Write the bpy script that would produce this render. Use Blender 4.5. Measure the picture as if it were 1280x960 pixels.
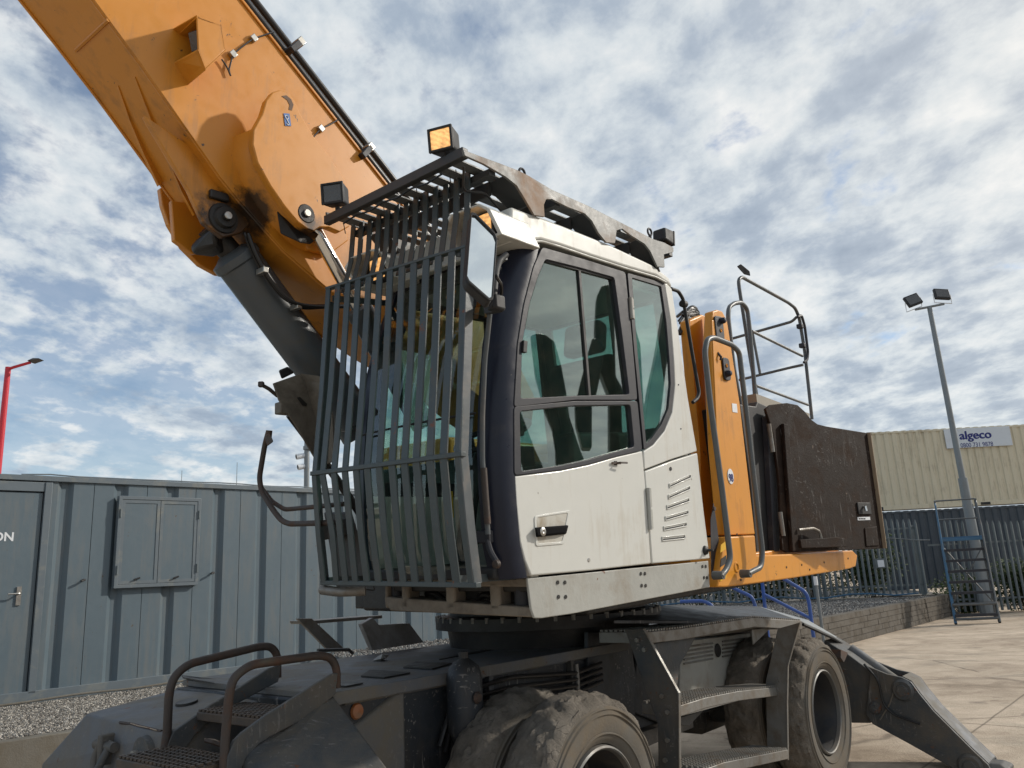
import bpy, bmesh, math, random
from mathutils import Vector as V, Matrix, noise
random.seed(7)
for o in list(bpy.data.objects): bpy.data.objects.remove(o)
SC = bpy.context.scene
COL = SC.collection
R_ = math.radians
# ------------------------------------------------------------------ camera
EYE = V((0, 0, 1.6)); FPX = 1000.0
_p, _r = R_(13.6), R_(2.98)
FW = V((0, math.cos(_p), math.sin(_p))); _R0 = V((1, 0, 0)); _U0 = V((0, -math.sin(_p), math.cos(_p)))
RT = _R0*math.cos(_r) - _U0*math.sin(_r); UPV = _R0*math.sin(_r) + _U0*math.cos(_r)
cd = bpy.data.cameras.new('camera'); cam = bpy.data.objects.new('camera', cd); COL.objects.link(cam)
cam.matrix_world = Matrix.Translation(EYE) @ Matrix((RT, UPV, -FW)).transposed().to_4x4()
cd.sensor_width = 36; cd.lens = 36*FPX/1280; cd.clip_start = .05; cd.clip_end = 3000
SC.camera = cam
SC.render.resolution_x, SC.render.resolution_y = 1024, 768
SC.view_settings.view_transform = 'Standard'; SC.view_settings.look = 'None'
SC.view_settings.exposure = 0.0; SC.view_settings.gamma = 1
# ------------------------------------------------------------------ sun + sky
SUN_AZ, SUN_EL = 76.0, 30.0
sd = V((math.sin(R_(SUN_AZ))*math.cos(R_(SUN_EL)), math.cos(R_(SUN_AZ))*math.cos(R_(SUN_EL)), math.sin(R_(SUN_EL))))
sl = bpy.data.lights.new('sun', 'SUN'); sl.energy = 3.1; sl.angle = R_(2.2); sl.color = (1, .93, .83)
so = bpy.data.objects.new('sun', sl); COL.objects.link(so); so.rotation_euler = sd.to_track_quat('Z', 'Y').to_euler()

class NT:
    def __init__(s, t): s.t = t
    def n(s, ty, **k):
        x = s.t.nodes.new(ty)
        for a, b in k.items(): setattr(x, a, b)
        return x
    def l(s, a, b): s.t.links.new(a, b)
    def m(s, op, a, b=None, c=None, clamp=False):
        x = s.n('ShaderNodeMath', operation=op, use_clamp=clamp)
        for i, q in enumerate((a, b, c)):
            if q is None: continue
            if isinstance(q, (int, float)): x.inputs[i].default_value = q
            else: s.l(q, x.inputs[i])
        return x.outputs[0]
    def ramp(s, f, stops, interp='LINEAR'):
        x = s.n('ShaderNodeValToRGB'); x.color_ramp.interpolation = interp
        e = x.color_ramp.elements
        while len(e) < len(stops): e.new(.5)
        for i, (p, c) in enumerate(stops):
            e[i].position = p; e[i].color = (c, c, c, 1) if isinstance(c, (int, float)) else (*c, 1)
        s.l(f, x.inputs[0]); return x.outputs[0]
    def mix(s, f, a, b, mode='MIX'):
        x = s.n('ShaderNodeMix', data_type='RGBA', blend_type=mode)
        for i, q in ((0, f), (6, a), (7, b)):
            if isinstance(q, (int, float)): x.inputs[i].default_value = q if i == 0 else (q, q, q, 1)
            elif isinstance(q, tuple): x.inputs[i].default_value = (*q, 1)
            else: s.l(q, x.inputs[i])
        return x.outputs[2]
    def noise(s, vec, scale, detail=4, rough=.55, dist=0):
        x = s.n('ShaderNodeTexNoise'); x.inputs['Scale'].default_value = scale
        x.inputs['Detail'].default_value = detail; x.inputs['Roughness'].default_value = rough
        x.inputs['Distortion'].default_value = dist
        s.l(vec, x.inputs['Vector']); return x.outputs[0]
    def vmul(s, vec, v, off=(0, 0, 0)):
        x = s.n('ShaderNodeMapping'); x.inputs['Scale'].default_value = v; x.inputs['Location'].default_value = off
        s.l(vec, x.inputs[0]); return x.outputs[0]

W = bpy.data.worlds.new('World'); SC.world = W; W.use_nodes = True
w = NT(W.node_tree); W.node_tree.nodes.clear()
out = w.n('ShaderNodeOutputWorld')
sky = w.n('ShaderNodeTexSky', sky_type='NISHITA'); sky.sun_disc = False
sky.sun_elevation = R_(SUN_EL); sky.sun_rotation = R_(SUN_AZ); sky.dust_density = .7; sky.ozone_density = 1.6
bg = w.n('ShaderNodeBackground'); bg.inputs[1].default_value = .13; w.l(sky.outputs[0], bg.inputs[0])
tc = w.n('ShaderNodeTexCoord'); sx_ = w.n('ShaderNodeSeparateXYZ'); w.l(tc.outputs['Generated'], sx_.inputs[0])
zz = w.m('ADD', w.m('MAXIMUM', sx_.outputs[2], 0.0), .17)
cx = w.n('ShaderNodeCombineXYZ'); w.l(w.m('DIVIDE', sx_.outputs[0], zz), cx.inputs[0]); w.l(w.m('DIVIDE', sx_.outputs[1], zz), cx.inputs[1])
cv = cx.outputs[0]
rot = w.n('ShaderNodeMapping'); rot.inputs['Rotation'].default_value = (0, 0, R_(34)); rot.inputs['Scale'].default_value = (1.12, .86, 1); w.l(cv, rot.inputs[0])
big = w.noise(w.vmul(cv, (1, 1, 1), (4.1, 7.3, 0)), .62, 3, .5)
med = w.noise(rot.outputs[0], 3.9, 6, .55, .12)
sml = w.noise(rot.outputs[0], 11, 6, .6, .15)
den = w.m('ADD', w.m('ADD', w.m('MULTIPLY', med, .56), w.m('MULTIPLY', sml, .36)), w.m('MULTIPLY', big, .30))
# broad coverage: thicker cloud to the right (east), breaks of blue to the left
east = w.m('MULTIPLY', sx_.outputs[0], .17)
den = w.m('ADD', den, east)
mask = w.ramp(den, [(.47, .22), (.60, .93), (1, .97)], 'EASE')
shade = w.noise(w.vmul(rot.outputs[0], (1, 1, 1), (.16, .12, 0)), 4.4, 7, .60, .12)
thick = w.m('ADD', w.m('MULTIPLY', shade, .75), w.m('MULTIPLY', den, .42))
ccol = w.ramp(thick, [(.50, (.93, .94, .93)), (.61, (.70, .76, .80)), (.71, (.42, .50, .60)), (.82, (.30, .38, .49))])
# forward scattering: clouds nearer the sun are brighter and warmer
dp = w.n('ShaderNodeVectorMath', operation='DOT_PRODUCT'); w.l(tc.outputs['Generated'], dp.inputs[0]); dp.inputs[1].default_value = sd
fs = w.m('MULTIPLY', w.m('POWER', w.m('MAXIMUM', dp.outputs['Value'], 0.0), 4), .40)
ccol = w.mix(fs, ccol, (1.25, 1.12, .92))
cb = w.n('ShaderNodeBackground'); w.l(ccol, cb.inputs[0]); cb.inputs[1].default_value = .98
ms = w.n('ShaderNodeMixShader'); w.l(mask, ms.inputs[0]); w.l(bg.outputs[0], ms.inputs[1]); w.l(cb.outputs[0], ms.inputs[2])
w.l(ms.outputs[0], out.inputs[0])

# ------------------------------------------------------------------ frames of reference
def ray(x, y): return FW + RT*((x-640)/FPX) - UPV*((y-480)/FPX)
def hit(x, y, P, n):
    d = ray(x, y); return EYE + d*((P-EYE).dot(n)/d.dot(n))
_a, _k = R_(41), R_(2.2)
AX = V((math.sin(_a)*math.cos(_k), math.cos(_a)*math.cos(_k), math.sin(_k)))
AY = V((-math.cos(_a), math.sin(_a), math.tan(R_(1.75)))); AY = (AY - AX*AX.dot(AY)).normalized()
AZ = AX.cross(AY)
def Q(x, y, z): return EYE + AX*x + AY*y + AZ*z                     # upper carriage frame: X back, Y across, Z up
def sy(px, py, y): return hit(px, py, EYE+AY*y, AY)
def sx(px, py, x): return hit(px, py, EYE+AX*x, AX)
def sz(px, py, z): return hit(px, py, EYE+AZ*z, AZ)
_b = R_(39)
BU = V((math.sin(_b), math.cos(_b), 0)); BV = V((-math.cos(_b), math.sin(_b), 0)); BZ = V((0, 0, 1))
def G(u, v, z): return BU*u + BV*v + BZ*z                           # undercarriage frame: u back, v across
def uv(px, py, v): return hit(px, py, BV*v, BV)
def uu(px, py, u): return hit(px, py, BU*u, BU)
def uz(px, py, z): return hit(px, py, V((0, 0, z)), BZ)
def S(y, *pts): return [sy(a, b, y) for a, b in pts]

# ------------------------------------------------------------------ materials
MATS = {}
def mat(name, base, rough=.5, metal=0., var=.12, dirt=None, damt=0., dscale=3., streak=0., bump=.0, bscale=40., spec=.5, chips=None, chamt=.0, coat=0., chscale=9., stains=(), scr=0.):
    if name in MATS: return MATS[name]
    m = bpy.data.materials.new(name); m.use_nodes = True; t = NT(m.node_tree); m.node_tree.nodes.clear()
    o = t.n('ShaderNodeOutputMaterial'); b = t.n('ShaderNodeBsdfPrincipled'); t.l(b.outputs[0], o.inputs[0])
    geo = t.n('ShaderNodeNewGeometry'); P = geo.outputs['Position']
    n1 = t.noise(P, 1.7, 4, .6); n2 = t.noise(P, 14, 5, .6)
    f = t.m('ADD', t.m('MULTIPLY', n1, .6), t.m('MULTIPLY', n2, .4))
    fac = t.m('MULTIPLY', t.m('SUBTRACT', f, .5), var*3.2)
    hs = t.n('ShaderNodeHueSaturation'); hs.inputs['Color'].default_value = (*base, 1); t.l(t.m('ADD', fac, 1.0), hs.inputs['Value'])
    c = hs.outputs[0]; rg = t.m('ADD', t.m('MULTIPLY', t.m('SUBTRACT', n2, .5), .35), rough, clamp=True)
    if dirt:
        d1 = t.noise(P, dscale, 7, .66, .4)
        if streak:
            st = t.noise(t.vmul(P, (9, 9, .9)), 1.6, 5, .65)
            d1 = t.m('ADD', t.m('MULTIPLY', d1, 1-streak), t.m('MULTIPLY', st, streak))
        dm = t.ramp(d1, [(.62-.42*damt, 0), (.80-.30*damt, min(1, .55+damt))])
        c = t.mix(dm, c, dirt); rg = t.m('ADD', rg, t.m('MULTIPLY', dm, .25), clamp=True)
    if chips:
        ch = t.noise(P, chscale, 9, .72, .2); cm = t.ramp(ch, [(.675-.25*chamt, 0), (.69-.25*chamt, 1)])
        c = t.mix(cm, c, chips)
    if scr:
        for k_, (vs_, of_) in enumerate((((55, 55, 5), 0), ((6, 60, 60), 3))):
            sn_ = t.noise(t.vmul(P, vs_, (of_, of_, of_)), 1.0, 3, .6, .6); gt_ = t.noise(P, 3.1+k_, 3, .6)
            sm_ = t.m('MULTIPLY', t.ramp(sn_, [(.615, 0), (.645, scr)]), t.ramp(gt_, [(.50, 0), (.6, 1)]))
            c = t.mix(sm_, c, (.17, .16, .15))
    for sc_, sr in stains:   # grease spread around a greased joint
        dd_ = t.n('ShaderNodeVectorMath', operation='DISTANCE'); t.l(P, dd_.inputs[0]); dd_.inputs[1].default_value = sc_
        e_ = t.m('ADD', t.m('DIVIDE', dd_.outputs['Value'], sr), t.m('MULTIPLY', t.m('SUBTRACT', t.noise(P, 7, 6, .7), .5), 1.7))
        c = t.mix(t.ramp(e_, [(.55, .93), (.95, 0)]), c, (.022, .014, .009))
    t.l(c, b.inputs['Base Color']); t.l(rg, b.inputs['Roughness']); b.inputs['Metallic'].default_value = metal
    b.inputs['Specular IOR Level'].default_value = spec
    b.inputs['Coat Weight'].default_value = coat; b.inputs['Coat Roughness'].default_value = .12
    if bump:
        bn = t.noise(P, bscale, 6, .65); bb = t.n('ShaderNodeBump'); bb.inputs['Strength'].default_value = bump; bb.inputs['Distance'].default_value = .01
        t.l(bn, bb.inputs['Height']); t.l(bb.outputs[0], b.inputs['Normal'])
    MATS[name] = m; return m
GRIME = (.075, .06, .045); RUST = (.13, .045, .018); DUST = (.17, .145, .115)
ORANGE = mat('orange_paint', (.59, .235, .022), .38, var=.06, dirt=(.20, .10, .035), damt=.22, dscale=2.2, streak=.5, bump=.04, bscale=9, chips=(.07, .045, .03), chamt=.09, coat=.08, stains=[(sy(285, 290, 3.5), .22), (sy(385, 285, 3.28), .09), (sy(322, 262, 3.4), .11)])
ORANGE2 = mat('orange_panel', (.66, .27, .022), .38, var=.07, dirt=(.22, .10, .03), damt=.2, dscale=4, streak=.5, bump=.05, bscale=20, chips=(.06, .04, .03), chamt=.06)
WHITE = mat('white_paint', (.59, .59, .55), .42, var=.025, dirt=(.40, .35, .27), damt=.24, dscale=3.5, streak=.55, bump=.05, bscale=14, chips=(.10, .05, .03), chamt=.02, coat=.15)
SKIRT = mat('skirt_metal', (.36, .36, .33), .5, var=.16, dirt=(.24, .20, .15), damt=.30, dscale=5, streak=.25, bump=.18, bscale=30, chips=(.16, .06, .03), chamt=.06)
NAVY = mat('navy_plastic', (.008, .011, .024), .34, var=.2, dirt=(.03, .03, .035), damt=.15, dscale=6, bump=.05, spec=.35, chips=(.22, .22, .2), chamt=.0)
FRAME = mat('charcoal_frame', (.026, .027, .034), .5, var=.2, dirt=(.065, .062, .058), damt=.22, dscale=8, bump=.08, spec=.35)
CHAS = mat('chassis_dark', (.020, .025, .032), .5, var=.3, dirt=(.045, .040, .034), damt=.4, dscale=3, streak=.3, bump=.25, bscale=30, chips=(.20, .20, .19), chamt=.05, chscale=16, scr=1.)
BARM = mat('guard_bar_paint', (.043, .058, .062), .45, var=.18, dirt=(.11, .10, .085), damt=.25, dscale=7, streak=.3, bump=.15, bscale=60, chips=RUST, chamt=.16)
RACK = mat('rack_plate', (.13, .135, .13), .50, var=.16, dirt=(.28, .17, .10), damt=.38, dscale=4, bump=.1, chips=RUST, chamt=.12)
RACKD = mat('rack_dark', (.035, .038, .040), .5, var=.2, dirt=(.08, .07, .06), damt=.2)
GREY = mat('machine_grey', (.046, .054, .061), .55, var=.2, dirt=(.105, .092, .075), damt=.55, dscale=4, streak=.2, bump=.25, bscale=45, chips=(.12, .055, .03), chamt=.2, scr=.8)
GREYL = mat('machine_grey_dusty', (.105, .115, .13), .6, var=.15, dirt=(.15, .135, .11), damt=.55, dscale=3.4, bump=.25, bscale=45, chips=(.12, .055, .03), chamt=.17, scr=.8)
STEP = mat('step_metal', (.21, .205, .19), .42, .35, var=.2, dirt=(.16, .13, .10), damt=.4, dscale=8, bump=.2, bscale=60)
DARK = mat('black_grease', (.014, .013, .012), .5, var=.3, dirt=(.04, .033, .026), damt=.3, bump=.3, bscale=30)
CYLG = mat('cylinder_grey', (.075, .088, .098), .38, var=.12, dirt=(.10, .09, .07), damt=.25, dscale=5, bump=.03)
MATT = mat('matt_black', (.010, .010, .011), .9, spec=.08)
SLAT = mat('slat_grey', (.15, .16, .165), .5, .1, var=.15, dirt=(.12, .10, .08), damt=.3)
BLACK = mat('black_plastic', (.014, .014, .015), .6, var=.2, dirt=(.05, .045, .04), damt=.2)
HOSE = mat('hose_rubber', (.013, .012, .012), .38, var=.2)
BROWN = mat('grimy_cover', (.016, .009, .006), .7, var=.4, dirt=(.040, .024, .016), damt=.36, dscale=6, bump=.25, bscale=70, chips=(.12, .09, .07), chamt=.03, spec=.18, scr=.5)
CHROME = mat('chrome_rod', (.72, .72, .70), .14, 1., var=.05, dirt=(.2, .17, .14), damt=.12)
RUSTY = mat('rusty_tube', (.055, .043, .037), .6, .2, var=.3, dirt=(.105, .055, .034), damt=.36, dscale=9, bump=.25, bscale=70)
TUBE = mat('grey_tube', (.085, .095, .10), .40, .1, var=.16, dirt=(.15, .13, .11), damt=.28, dscale=8, bump=.08, chips=RUST, chamt=.06)
MUD = None
RIM = mat('wheel_rim', (.03, .032, .036), .5, .3, var=.25, dirt=(.07, .06, .05), damt=.4, bump=.15)
RIMRING = mat('rim_ring', (.13, .13, .125), .5, .3, var=.15, dirt=(.2, .16, .12), damt=.3)
CABIN = mat('cabin_blue_grey', (.104, .141, .166), .45, var=.06, dirt=(.145, .155, .155), damt=.34, dscale=1.1, streak=.6, bump=.25, bscale=2.2, chips=(.10, .075, .05), chamt=.06)
CABINT = mat('cabin_trim', (.125, .152, .172), .45, var=.05, dirt=(.22, .22, .19), damt=.25, dscale=4, bump=.04)
STEEL = mat('brushed_steel', (.45, .44, .41), .35, .9, var=.1, dirt=(.25, .2, .14), damt=.2)
TAN = mat('container_tan', (.62, .555, .41), .55, var=.06, dirt=(.28, .22, .14), damt=.25, dscale=1.5, streak=.6, bump=.03)
BLUEC = mat('container_blue', (.040, .052, .066), .5, var=.1, dirt=(.10, .11, .12), damt=.25, streak=.5)
GALV = mat('galvanised', (.125, .150, .160), .5, .25, var=.14, dirt=(.12, .13, .12), damt=.3, dscale=2, streak=.4)
POLE = mat('pole_galvanised', (.20, .22, .23), .5, .3, var=.12, dirt=(.17, .16, .14), damt=.25, streak=.4)
BLUEP = mat('blue_tube', (.035, .095, .34), .38, var=.12, dirt=(.06, .09, .18), damt=.25, chips=RUST, chamt=.03)
LADB = mat('steps_blue', (.04, .12, .21), .45, var=.15, dirt=(.10, .12, .13), damt=.3)
REDP = mat('red_pole', (.52, .020, .035), .4, var=.06)
SIGNW = mat('sign_white', (.62, .66, .70), .5, var=.03, dirt=(.5, .5, .48), damt=.15)
INKB = mat('ink_blue', (.012, .02, .16), .5, var=.03)
INKW = mat('ink_white', (.72, .74, .76), .5, var=.03)
BRICK = mat('block_wall', (.135, .122, .105), .9, var=.3, dirt=(.10, .085, .068), damt=.4, dscale=5, bump=.6, bscale=60, spec=.2)
MORTAR = mat('mortar', (.14, .125, .105), .95, var=.2, bump=.4, spec=.2)
KERB = mat('kerb_concrete', (.16, .15, .13), .9, var=.2, dirt=(.13, .115, .09), damt=.4, bump=.5, bscale=50, spec=.2)
SEAT = mat('seat_fabric', (.020, .021, .022), .85, var=.2, bump=.2, bscale=150, spec=.2)
YELLOWST = mat('yellow_sticker', (.72, .42, .02), .5, var=.04)
REFLECT = mat('amber_reflector', (.35, .10, .02), .3, var=.1, dirt=(.2, .15, .1), damt=.4)
HEADL = mat('headliner', (.30, .31, .29), .9, var=.05, spec=.2)
LEAF = mat('shrub_leaf', (.035, .062, .018), .7, var=.5, dirt=(.065, .08, .025), damt=.35, dscale=6, spec=.25)
STEM = mat('shrub_stem', (.05, .04, .025), .8)

def glow(name, col, st):
    m = bpy.data.materials.new(name); m.use_nodes = True; t = NT(m.node_tree); m.node_tree.nodes.clear()
    o = t.n('ShaderNodeOutputMaterial'); b = t.n('ShaderNodeBsdfPrincipled'); t.l(b.outputs[0], o.inputs[0])
    P = t.n('ShaderNodeNewGeometry').outputs['Position']
    wv = t.n('ShaderNodeTexWave', bands_direction='DIAGONAL'); wv.inputs['Scale'].default_value = 34; wv.inputs['Distortion'].default_value = 5; t.l(P, wv.inputs[0])
    nz = t.noise(P, 30, 3)
    f = t.ramp(t.m('ADD', t.m('MULTIPLY', wv.outputs['Fac'], .18), t.m('MULTIPLY', nz, .95)), [(.30, .25), (.75, 1)])
    c = t.mix(f, tuple(x*.25 for x in col), col); t.l(c, b.inputs['Emission Color']); t.l(c, b.inputs['Base Color'])
    b.inputs['Emission Strength'].default_value = st; b.inputs['Roughness'].default_value = .15; return m
LIT = glow('lamp_glass_lit', (1, .52, .18), 1.0)
UNLIT = mat('lamp_glass_unlit', (.10, .10, .10), .12, .4, var=.3, bump=.4, bscale=90)

def glass(name, tint, fres=1.0, dirt=.05, rough=.015, ior=1.5):
    m = bpy.data.materials.new(name); m.use_nodes = True; t = NT(m.node_tree); m.node_tree.nodes.clear()
    o = t.n('ShaderNodeOutputMaterial'); tr = t.n('ShaderNodeBsdfTransparent'); tr.inputs[0].default_value = (*tint, 1)
    gl = t.n('ShaderNodeBsdfGlossy'); gl.inputs['Roughness'].default_value = rough; gl.inputs[0].default_value = (.93, .97, .95, 1)
    ge = t.n('ShaderNodeNewGeometry'); dt_ = t.n('ShaderNodeVectorMath', operation='DOT_PRODUCT'); t.l(ge.outputs['Normal'], dt_.inputs[0]); t.l(ge.outputs['Incoming'], dt_.inputs[1])
    sch = t.m('ADD', t.m('MULTIPLY', t.m('POWER', t.m('SUBTRACT', 1.0, t.m('ABSOLUTE', dt_.outputs['Value'])), 4.0), .93), .055)
    m1 = t.n('ShaderNodeMixShader'); t.l(t.m('MULTIPLY', sch, fres, clamp=True), m1.inputs[0]); t.l(tr.outputs[0], m1.inputs[1]); t.l(gl.outputs[0], m1.inputs[2])
    P = t.n('ShaderNodeNewGeometry').outputs['Position']
    df = t.n('ShaderNodeBsdfDiffuse'); df.inputs[0].default_value = (.32, .30, .25, 1)
    d = t.noise(P, 7, 8, .72); sp = t.noise(P, 60, 3, .6)
    dm = t.m('ADD', t.ramp(d, [(.42, dirt*.25), (.75, dirt*1.8)]), t.ramp(sp, [(.66, 0), (.72, dirt*1.6)]))
    m2 = t.n('ShaderNodeMixShader'); t.l(dm, m2.inputs[0]); t.l(m1.outputs[0], m2.inputs[1]); t.l(df.outputs[0], m2.inputs[2])
    t.l(m2.outputs[0], o.inputs[0]); return m
GLASS = glass('cab_glass', (.62, .78, .735), 2.5, .02)
GLASSF = glass('front_glass', (.80, .88, .84), 1.2, .02)
MIRROR = glass('mirror_glass', (.1, .1, .1), 40, .01, .01)

def mudmat():
    m = bpy.data.materials.new('muddy_tyre'); m.use_nodes = True; t = NT(m.node_tree); m.node_tree.nodes.clear()
    o = t.n('ShaderNodeOutputMaterial'); b = t.n('ShaderNodeBsdfPrincipled'); t.l(b.outputs[0], o.inputs[0])
    P = t.n('ShaderNodeNewGeometry').outputs['Position']
    nn = t.n('ShaderNodeTexNoise'); nn.inputs['Scale'].default_value = 9; t.l(P, nn.inputs[0])
    mx = t.mix(.12, P, nn.outputs['Color'])
    vo = t.n('ShaderNodeTexVoronoi', feature='DISTANCE_TO_EDGE'); vo.inputs['Scale'].default_value = 17; t.l(mx, vo.inputs[0])
    gate = t.ramp(t.noise(P, 6, 4, .7), [(.50, 0), (.62, .8)])
    cr = t.ramp(vo.outputs[0], [(.0, .25), (.03, 1)])
    crk = t.m('SUBTRACT', 1.0, t.m('MULTIPLY', t.m('SUBTRACT', 1.0, cr), gate))
    f = t.noise(P, 6, 8, .7)
    c = t.ramp(f, [(.3, (.12, .107, .088)), (.5, (.225, .20, .168)), (.72, (.31, .28, .24))])
    c = t.mix(crk, (.03, .024, .02), c); t.l(c, b.inputs['Base Color']); b.inputs['Roughness'].default_value = .93
    b.inputs['Specular IOR Level'].default_value = .15
    bb = t.n('ShaderNodeBump'); bb.inputs['Strength'].default_value = .9; bb.inputs['Distance'].default_value = .02
    t.l(t.m('ADD', t.m('MULTIPLY', crk, .55), t.m('MULTIPLY', t.noise(P, 22, 9, .78), 1.9)), bb.inputs['Height']); t.l(bb.outputs[0], b.inputs['Normal'])
    return m
MUD = mudmat()
SIDEW = mat('tyre_sidewall', (.13, .12, .104), .85, var=.25, dirt=(.15, .125, .095), damt=.5, dscale=5, bump=.25, bscale=50, spec=.2)

def yardmat():
    m = bpy.data.materials.new('yard_concrete'); m.use_nodes = True; t = NT(m.node_tree); m.node_tree.nodes.clear()
    o = t.n('ShaderNodeOutputMaterial'); b = t.n('ShaderNodeBsdfPrincipled'); t.l(b.outputs[0], o.inputs[0])
    P = t.n('ShaderNodeNewGeometry').outputs['Position']
    a = t.noise(P, .35, 6, .62, .6); bq = t.noise(t.vmul(P, (1, 1, 1), (3, 9, 0)), 1.9, 8, .68, .5); g = t.noise(P, 45, 5, .7)
    c = t.ramp(t.m('ADD', t.m('MULTIPLY', a, .5), t.m('MULTIPLY', bq, .5)), [(.34, (.25, .195, .14)), (.47, (.46, .37, .28)), (.60, (.60, .505, .39)), (.72, (.68, .60, .49))])
    pud = t.ramp(t.noise(t.vmul(P, (.5, 1.0, 1), (9, 2, 0)), .8, 6, .65, .8), [(.56, 0), (.66, .75)])
    c = t.mix(pud, c, (.33, .28, .22))
    c = t.mix(.32, c, t.ramp(g, [(.3, .2), (.7, .55)]), 'OVERLAY')
    nn = t.n('ShaderNodeTexNoise'); nn.inputs['Scale'].default_value = 1.1; nn.inputs['Detail'].default_value = 6; t.l(P, nn.inputs[0])
    mx = t.mix(.25, P, nn.outputs['Color'])
    vo = t.n('ShaderNodeTexVoronoi', feature='DISTANCE_TO_EDGE'); vo.inputs['Scale'].default_value = .42; t.l(mx, vo.inputs[0])
    cg = t.ramp(t.noise(P, .8, 4), [(.40, 0), (.52, 1)])
    ck = t.m('MULTIPLY', t.m('SUBTRACT', 1.0, t.ramp(vo.outputs[0], [(.002, 0), (.009, 1)])), cg)
    c = t.mix(t.m('MULTIPLY', ck, .55), c, (.10, .08, .06))
    rm = t.n('ShaderNodeMapping'); rm.inputs['Rotation'].default_value = (0, 0, R_(41)); t.l(P, rm.inputs[0])
    sp3 = t.n('ShaderNodeSeparateXYZ'); t.l(rm.outputs[0], sp3.inputs[0])
    for ax_, per in ((0, 4.3), (1, 6.1)):
        fr_ = t.m('FRACT', t.m('DIVIDE', t.m('ADD', sp3.outputs[ax_], t.m('MULTIPLY', nn.outputs[0], .03)), per))
        c = t.mix(t.ramp(t.m('ABSOLUTE', t.m('SUBTRACT', fr_, .5)), [(.0, .8), (.0035, 0)]), c, (.10, .08, .06))
    oil = t.ramp(t.noise(P, 1.3, 4, .5), [(.66, 0), (.72, .55)])
    c = t.mix(oil, c, (.12, .10, .085))
    deb = t.ramp(t.noise(t.vmul(P, (.55, 1.6, 1)), 2.4, 9, .75, .6), [(.62, 0), (.66, .8)])
    c = t.mix(deb, c, (.10, .078, .058))
    t.l(c, b.inputs['Base Color']); b.inputs['Roughness'].default_value = .86; b.inputs['Specular IOR Level'].default_value = .25
    bb = t.n('ShaderNodeBump'); bb.inputs['Strength'].default_value = .5; bb.inputs['Distance'].default_value = .02
    t.l(t.m('SUBTRACT', t.m('ADD', g, t.m('MULTIPLY', bq, 1.5)), ck), bb.inputs['Height']); t.l(bb.outputs[0], b.inputs['Normal'])
    return m
YARD = yardmat()
def gravelmat(name, lo, mid, hi, sc):
    m = bpy.data.materials.new(name); m.use_nodes = True; t = NT(m.node_tree); m.node_tree.nodes.clear()
    o = t.n('ShaderNodeOutputMaterial'); b = t.n('ShaderNodeBsdfPrincipled'); t.l(b.outputs[0], o.inputs[0])
    P = t.n('ShaderNodeNewGeometry').outputs['Position']
    vo = t.n('ShaderNodeTexVoronoi'); vo.inputs['Scale'].default_value = sc; t.l(P, vo.inputs[0])
    sp = t.n('ShaderNodeSeparateXYZ'); t.l(vo.outputs['Color'], sp.inputs[0])
    c = t.ramp(sp.outputs[0], [(.05, lo), (.5, mid), (.95, hi)]); t.l(c, b.inputs['Base Color']); b.inputs['Roughness'].default_value = .9
    b.inputs['Specular IOR Level'].default_value = .2
    bb = t.n('ShaderNodeBump'); bb.inputs['Strength'].default_value = 1; bb.inputs['Distance'].default_value = .03
    t.l(t.m('SUBTRACT', 1.0, vo.outputs['Distance']), bb.inputs['Height']); t.l(bb.outputs[0], b.inputs['Normal'])
    return m
GRAV_L = gravelmat('gravel_pale', (.11, .10, .09), (.27, .25, .22), (.52, .49, .44), 38)
GRAV_R = gravelmat('gravel_grey', (.07, .065, .06), (.16, .15, .14), (.34, .33, .31), 24)

# ------------------------------------------------------------------ mesh helpers
def nb(): return bmesh.new()
def prism(bm, pts, ext):
    a = [bm.verts.new(p) for p in pts]; b = [bm.verts.new(p+ext) for p in pts]; n = len(pts)
    bm.faces.new(a); bm.faces.new(b[::-1])
    for i in range(n): bm.faces.new((a[i], b[i], b[(i+1) % n], a[(i+1) % n]))
    return bm
def ringp(bm, o, i, ext):
    n = len(o); A = [bm.verts.new(p) for p in o]; B = [bm.verts.new(p) for p in i]
    C = [bm.verts.new(p+ext) for p in o]; D = [bm.verts.new(p+ext) for p in i]
    for k in range(n):
        j = (k+1) % n
        bm.faces.new((A[k], A[j], B[j], B[k])); bm.faces.new((C[k], D[k], D[j], C[j]))
        bm.faces.new((A[k], C[k], C[j], A[j])); bm.faces.new((B[k], B[j], D[j], D[k]))
    return bm
def box(bm, c, a, b, d):   # centre, full edge vectors
    return prism(bm, [c-a/2-b/2-d/2, c+a/2-b/2-d/2, c+a/2+b/2-d/2, c-a/2+b/2-d/2], d)
def hull(bm, pts):
    vs = [bm.verts.new(p) for p in pts]
    r = bmesh.ops.convex_hull(bm, input=vs)
    bmesh.ops.delete(bm, geom=[g for g in r['geom_unused'] if isinstance(g, bmesh.types.BMVert)], context='VERTS'); return bm
def fillet(pts, r, n=5):
    outp = [pts[0]]
    for i in range(1, len(pts)-1):
        p, a, b = pts[i], pts[i-1], pts[i+1]
        d1 = (a-p); d2 = (b-p); l = min(r, d1.length*.48, d2.length*.48)
        s, e = p+d1.normalized()*l, p+d2.normalized()*l
        for k in range(n+1):
            t = k/n; outp.append(s*(1-t)**2 + p*2*t*(1-t) + e*t*t)
    outp.append(pts[-1]); return outp
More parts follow.
